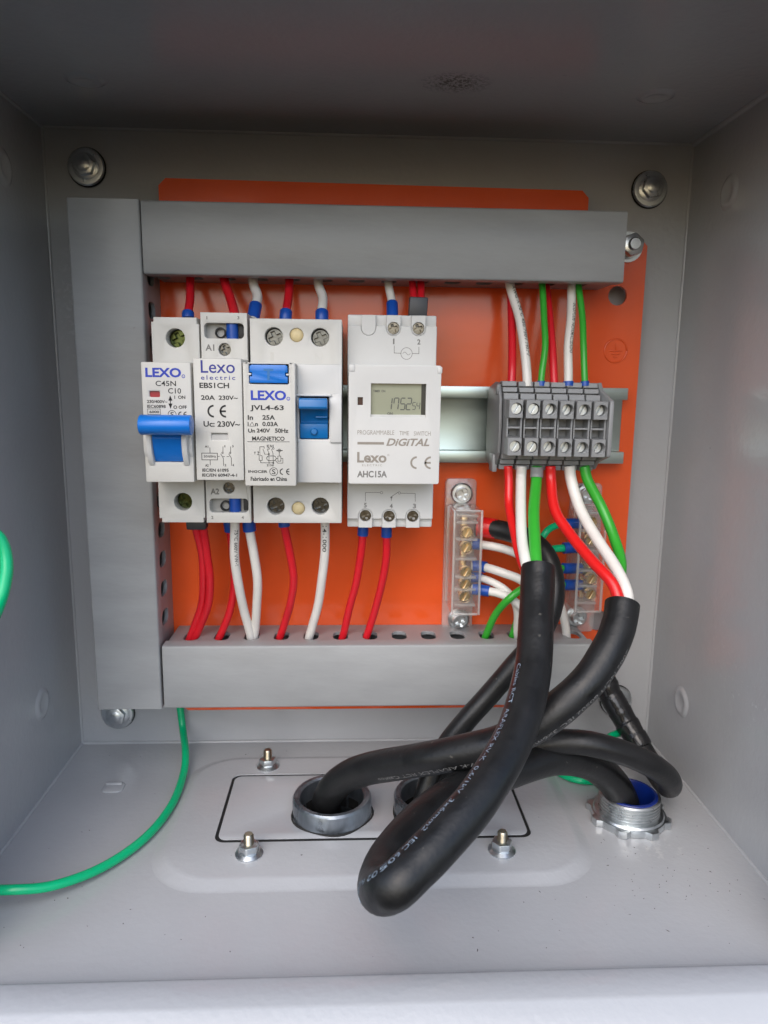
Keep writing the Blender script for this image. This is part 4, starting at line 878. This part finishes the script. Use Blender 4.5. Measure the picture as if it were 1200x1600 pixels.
# upper side of the terminal row
GU = 'wires from the upper duct to the terminal row'; TE = -44.0
wire('red wire behind the printed white wire, into the leftmost terminal', [(58.96, -25.00, 226.47), (59.26, -27.00, 215.54), (59.09, -33.00, 201.67), (58.23, -38.00, 189.44), (57.85, -40.00, 181.67)], 1.75, 'red', GU)
PW3 = [(57.23, -29.00, 226.97), (58.34, -30.00, 221.85), (60.95, -34.00, 210.93), (63.03, -38.00, 198.80), (63.89, -41.00, 188.13), (64.22, -42.00, 181.75)]
w = wire('white wire with black print leaning into the second terminal', PW3, 1.95, 'white_wire', GU)
tube_text('printed_text', 'ink', w, o_path[w.name], 1.95, 'AWG A 70\u00b0C 450/750V H07V', 3.5, 1.6, 20, aspect=0.83)
wire('green wire down into the third terminal', [(71.35, -29.00, 227.22), (71.90, -30.00, 222.08), (72.23, -34.00, 211.10), (71.79, -38.00, 198.92), (70.44, -41.00, 188.21), (69.95, -42.00, 181.82)], 1.4, 'green', GU, [(-2.2, -0.1, 1.35, 'ferrule')])
wire('red wire behind the green wire, into the fourth terminal', [(74.98, -23.00, 225.67), (75.65, -25.00, 218.70), (75.80, -31.00, 206.05), (75.91, -37.00, 193.69), (75.98, -41.00, 181.88)], 1.7, 'red', GU)
PW4 = [(84.99, -28.00, 227.59), (84.71, -29.00, 222.42), (83.28, -34.00, 211.27), (82.22, -38.00, 199.06), (81.66, -41.00, 188.34), (81.72, -42.00, 181.95)]
w = wire('straight white printed wire into the fifth terminal', PW4, 1.85, 'white_wire', GU, [(-2.2, -0.1, 1.2, 'ferrule')])
tube_text('printed_text', 'ink', w, o_path[w.name], 1.85, 'ECOPLUS NORMALIZADO', 12, 1.5, 22, aspect=0.78)
wire('green wire down into the rightmost terminal', [(87.23, -28.00, 227.63), (87.75, -30.00, 222.35), (88.26, -34.00, 211.34), (88.28, -38.00, 199.14), (88.51, -41.00, 188.42), (88.86, -42.00, 182.03)], 1.4, 'green', GU, [(-2.2, -0.1, 1.35, 'ferrule')])

# cores of the two big cables, below the terminal row
GC = 'cable cores below the terminal row'
sleeve = [(0.2, 6.5, 1.35, 'terminal')]
wire('red core curving behind the white core into the front cable', [(57.02, -44.00, 148.30), (57.35, -45.00, 141.82), (56.95, -50.00, 132.13), (56.75, -60.00, 123.15), (57.68, -69.00, 115.05), (59.98, -76.00, 107.16)], 1.85, 'red_core', GC)
wire('straight white core into the end of the front cable', [(62.57, -45.00, 148.44), (62.35, -46.00, 141.98), (59.52, -58.00, 130.82), (57.95, -70.00, 121.31), (57.91, -79.00, 114.40), (59.19, -82.00, 108.82)], 2.2, 'white_wire', GC)
wire('thick green core into the end of the front cable', [(68.92, -46.00, 148.60), (68.71, -47.00, 142.15), (64.87, -60.00, 131.20), (62.32, -72.00, 121.75), (61.65, -80.00, 114.65), (61.88, -84.00, 109.37)], 2.35, 'green', GC, [(0.2, 5.2, 1.16, 'terminal')])
wire('long red core sweeping down right to the rear cable end', [(74.98, -45.00, 148.52), (75.32, -46.00, 142.05), (75.57, -54.00, 131.52), (79.05, -64.00, 122.42), (85.07, -76.00, 114.68), (89.84, -86.00, 108.12), (91.96, -92.00, 99.12)], 2.25, 'red_core', GC)
wire('long white core sweeping down right beside the red one', [(83.27, -45.00, 148.57), (84.17, -46.00, 142.10), (86.49, -53.00, 131.39), (90.27, -64.00, 120.84), (93.55, -77.00, 112.60), (94.84, -87.00, 105.88), (94.81, -91.00, 98.78)], 2.35, 'white_wire', GC)
wire('green core bowing out at the right above the rear cable end', [(89.65, -45.00, 148.61), (91.39, -46.00, 142.14), (96.93, -49.00, 130.73), (100.39, -56.00, 120.22), (100.04, -66.00, 111.12), (95.33, -78.00, 103.77), (92.44, -87.00, 97.50)], 2.2, 'green', GC)

# wires of the left bar
GN = 'white wires of the left terminal bar'
wire('top white wire leaving the left bar towards the right duct hole', [(45.27, -26.00, 110.11), (49.83, -27.00, 110.04), (59.03, -30.00, 108.93), (69.31, -31.00, 104.39), (79.20, -31.00, 95.64), (86.08, -31.00, 84.04), (90.62, -28.00, 72.18), (92.68, -26.00, 62.29)], 1.95, 'white_wire', GN, [(0.5, 4.0, 1.3, 'ferrule')])
wire('second white wire from the left bar with blue ferrule', [(45.60, -26.00, 99.81), (50.20, -27.00, 99.76), (58.81, -33.00, 98.91), (68.59, -36.00, 94.03), (74.88, -34.00, 83.47), (77.36, -29.00, 71.01), (77.94, -26.00, 62.37)], 2.0, 'white_wire', GN, [(0.5, 7.0, 1.3, 'ferrule')])
wire('third white wire from the left bar, bending sharply down', [(45.19, -26.00, 94.31), (49.79, -27.00, 94.27), (56.22, -31.00, 92.94), (62.25, -34.00, 88.65), (66.39, -33.00, 80.13), (68.15, -26.00, 62.42)], 1.75, 'white_wire', GN, [(0.5, 5.6, 1.4, 'ferrule')])
wire('lowest white wire from the left bar with long blue ferrule', [(45.27, -30.00, 89.94), (49.84, -31.00, 89.61), (57.55, -34.00, 88.66), (63.44, -37.00, 86.55), (70.10, -35.00, 79.24), (74.11, -29.00, 69.46), (74.88, -26.00, 62.38)], 1.95, 'white_wire', GN, [(0.5, 8.4, 1.3, 'ferrule')])
# wires of the right bar
GE = 'green wires of the right terminal bar'
wire('topmost teal green wire curving into the right bar', [(97.20, -26.00, 119.84), (90.32, -27.00, 120.01), (83.26, -29.00, 119.20), (77.57, -31.00, 116.03), (75.88, -30.00, 108.05), (76.12, -28.00, 89.31), (78.49, -24.00, 61.62)], 1.6, 'teal', GE, [(1.0, 10.5, 1.5, 'ferrule')])
wire('short straight teal green wire into the right bar', [(97.86, -26.00, 108.96), (90.37, -27.00, 108.57), (82.05, -29.00, 108.42), (76.88, -31.00, 106.49), (74.87, -31.00, 99.27), (74.95, -29.00, 83.45), (77.26, -24.00, 61.63)], 1.75, 'teal', GE, [(1.0, 10.0, 1.5, 'ferrule')])
wire('green wire from the third blue ferrule of the right bar', [(98.49, -26.00, 98.57), (91.53, -27.00, 98.83), (83.46, -30.00, 99.01), (74.54, -33.00, 95.59), (69.43, -34.00, 86.22), (67.56, -30.00, 75.75), (65.40, -26.00, 62.43)], 1.55, 'green', GE, [(1.0, 11.0, 1.6, 'ferrule')])
wire('green wire arching left from the lowest blue ferrule', [(98.98, -26.00, 90.55), (91.98, -27.00, 90.84), (82.07, -32.00, 92.28), (69.92, -38.00, 92.81), (60.66, -40.00, 88.66), (55.89, -34.00, 78.35), (52.41, -27.00, 62.87)], 1.7, 'green', GE, [(1.0, 11.0, 1.5, 'ferrule')])

# ================================================================== heavy cables
CB = 'black power cables'
BR = 6.5
B_pts = [(62.56, -79.60, 113.53), (61.31, -84.76, 107.06), (59.06, -93.32, 98.41), (53.67, -111.99, 83.53), (43.37, -133.09, 70.88), (29.18, -152.31, 61.99), (18.41, -162.01, 56.05), (9.25, -168.58, 51.01), (2.49, -172.03, 47.01), (-0.87, -165.87, 40.76), (-1.34, -155.68, 35.06), (0.71, -144.96, 32.94), (6.82, -134.77, 34.71), (18.01, -120.76, 36.41), (34.19, -105.30, 36.13), (52.67, -93.10, 35.31), (70.01, -84.77, 35.30), (85.88, -78.27, 30.35), (98.02, -74.40, 21.06), (105.82, -71.77, 9.35), (112.25, -64.07, -8.47)]
o = MB().tube(B_pts, BR, n=28, per=10, cap=0.5, rfun=lambda t: 1 + 0.009 * math.sin(t * 47) + 0.006 * math.sin(t * 113 + 1)).build('power_cable', 'rubber', None, 'thick black cable looping out at the front with pale lettering', 'cable', CB, smooth=60)
tube_text('printed_text', 'ink_pale', o, B_pts, BR, 'Cables RCT  ARAFLEX RV-K  0,6/1kV  3x6mm2  IEC 60502  NCH', 46, 1.95, -68, aspect=0.92, bold=0.004, flip=False, per=10)
C_pts = [(92.67, -90.19, 102.05), (90.01, -95.22, 95.95), (85.50, -100.34, 88.88), (76.94, -105.80, 78.83), (68.05, -108.74, 71.40), (59.36, -109.55, 64.52), (50.22, -108.29, 57.81), (40.37, -104.82, 51.85), (23.55, -97.31, 43.90), (11.45, -88.82, 36.98), (-3.51, -78.47, 28.33), (-13.41, -72.36, 20.09), (-19.14, -67.86, 9.58), (-20.82, -59.63, -7.41)]
o = MB().tube(C_pts, 6.35, n=28, per=10, cap=0.5, rfun=lambda t: 1 + 0.009 * math.sin(t * 33 + 2) + 0.006 * math.sin(t * 81)).build('power_cable', 'rubber', None, 'thick black cable crossing behind the loop into the left conduit ring', 'cable', CB, smooth=60)
tube_text('printed_text', 'ink_white', o, C_pts, 6.35, '2002 NCH 60502 IEC 3x6mm2 0,6/1kV RV-K ARAFLEX RCT Cables', 18, 2.0, 48, aspect=0.95, bold=0.0, flip=False, per=10)
D_pts = [(47.12, -24.00, 117.81), (51.40, -25.00, 117.72), (60.17, -30.00, 116.97), (68.87, -38.00, 115.16), (74.77, -46.00, 109.51), (77.02, -53.00, 99.39), (74.85, -58.00, 88.18), (68.08, -62.00, 76.88), (58.33, -64.00, 65.83), (49.02, -64.00, 53.91), (39.42, -65.00, 42.94), (30.63, -66.00, 31.33), (24.54, -67.00, 19.04), (21.29, -69.00, 8.43), (20.50, -69.00, -6.53)]
o = MB().tube(D_pts, 4.45, n=24, per=10, cap=0.4).build('power_cable', 'rubber', None, 'thinner black cable from the left bar to the half-hidden ring', 'cable', CB, smooth=60)
MB().tube([(47.72, -24.00, 117.81), (51.40, -25.00, 117.72), (56.66, -27.00, 117.24)], 4.75, n=24, per=6, cap=0.25).build('ferrule', 'red_core', o, label='large red ferrule at the bar end', smooth=50)
E_pts = [(27.70, -69.00, -8.18), (27.90, -69.00, 5.94), (31.84, -70.00, 17.14), (42.66, -73.00, 27.44), (55.74, -79.00, 36.24), (69.56, -85.00, 42.59), (82.72, -88.00, 43.73), (97.11, -88.00, 39.73), (110.05, -86.00, 33.21), (119.72, -81.00, 24.87), (125.56, -73.00, 16.30), (127.98, -64.00, 10.92), (127.57, -54.00, 11.59), (125.00, -44.00, 17.16), (119.83, -36.00, 26.60), (113.19, -30.00, 38.72), (109.47, -26.00, 50.63)]
o = MB().tube(E_pts, 4.9, n=24, per=10, cap=0.4).build('power_cable', 'rubber', None, 'black cable turning back on itself beside the right wall, end taped', 'cable', CB, smooth=60)
tp = MB(); q = [(125.00, -44.00, 17.16), (122.28, -40.00, 22.14), (119.83, -36.00, 26.60), (116.54, -33.00, 32.62), (113.19, -30.00, 38.72), (111.00, -28.00, 44.99)]
tp.tube(q, 5.6, n=24, per=8, rfun=lambda t: 0.96 + 0.07 * ((t * 5.3) % 1.0) + 0.02 * math.sin(t * 23)); tp.build('tape_wrap', 'tape', o, label='glossy black tape wrapped round the upper end', smooth=60)

# ================================================================== green earth wires
gw = [(-95.60, -5.00, 27.34), (-94.81, -5.50, 20.06), (-93.09, -9.00, 10.81), (-88.46, -24.88, 7.00), (-86.76, -38.37, 3.50), (-86.88, -59.94, 2.20), (-91.68, -82.19, 2.20), (-101.75, -100.60, 3.00), (-113.89, -113.74, 5.50), (-125.73, -119.28, 8.00), (-139.94, -118.86, 9.00),
      (-152.43, -120.00, 18.49), (-148.48, -128.00, 45.51), (-134.27, -138.00, 79.26), (-118.76, -147.00, 103.22), (-109.13, -150.00, 118.50), (-106.74, -148.00, 127.20), (-107.15, -146.00, 133.53), (-108.68, -146.00, 138.69), (-111.12, -148.00, 139.84), (-114.11, -156.00, 133.83)]
wire('long bright green earth wire lying on the floor at the left', gw, 1.75, 'teal', None, name='earth_wire', per=10)
g2 = [(124.94, -30.00, 17.64), (116.96, -35.00, 20.29), (109.41, -43.00, 21.61), (104.72, -54.00, 20.30), (103.28, -64.00, 18.56), (105.78, -45.82, 2.40), (97.08, -44.92, 2.00), (90.62, -40.30, 2.00), (86.57, -32.84, 2.40), (85.34, -42.00, 12.10)]
wire('bright green earth wire half hidden under the black cables', g2, 1.75, 'teal', None, name='earth_wire')

# ================================================================== clippings and dust on the floor
random.seed(11); db = MB()
for k in range(190):
    x = random.uniform(-138, 140); y = random.uniform(-148, -12)
    if random.random() < 0.4: x, y = random.gauss(112, 20), random.gauss(-108, 16)
    if abs(x) > 141 or not -149 < y < -6 or math.hypot(x - FX, y - FY) < 19 or math.hypot(x - R1X, y - R1Y) < 19 or math.hypot(x - R2X, y - R2Y) < 19: continue
    if abs(x) < 88 and -114 < y < -15: continue
    l = random.uniform(0.15, 0.4) * (2.6 if random.random() < 0.10 else 1); w_ = random.uniform(0.12, 0.3); a = random.uniform(0, 6.28)
    ca, sa = math.cos(a), math.sin(a); h = random.uniform(0.1, 0.3)
    pts = [(x + l * ca, y + l * sa, 0.02), (x - l * ca, y - l * sa, 0.02), (x - w_ * sa, y + w_ * ca, 0.02), (x + w_ * sa * 0.4, y - w_ * ca * 0.4, h)]
    db.pyd(pts, [(0, 2, 3), (2, 1, 3), (1, 0, 3), (0, 1, 2)])
M['debris'] = mat('dark_clippings', (0.07, 0.06, 0.05), 0.6, vary=0.6, vscale=60)
db.build('debris', 'debris', None, 'tiny dark clippings and dust scattered over the box floor', 'debris', kind='stuff')
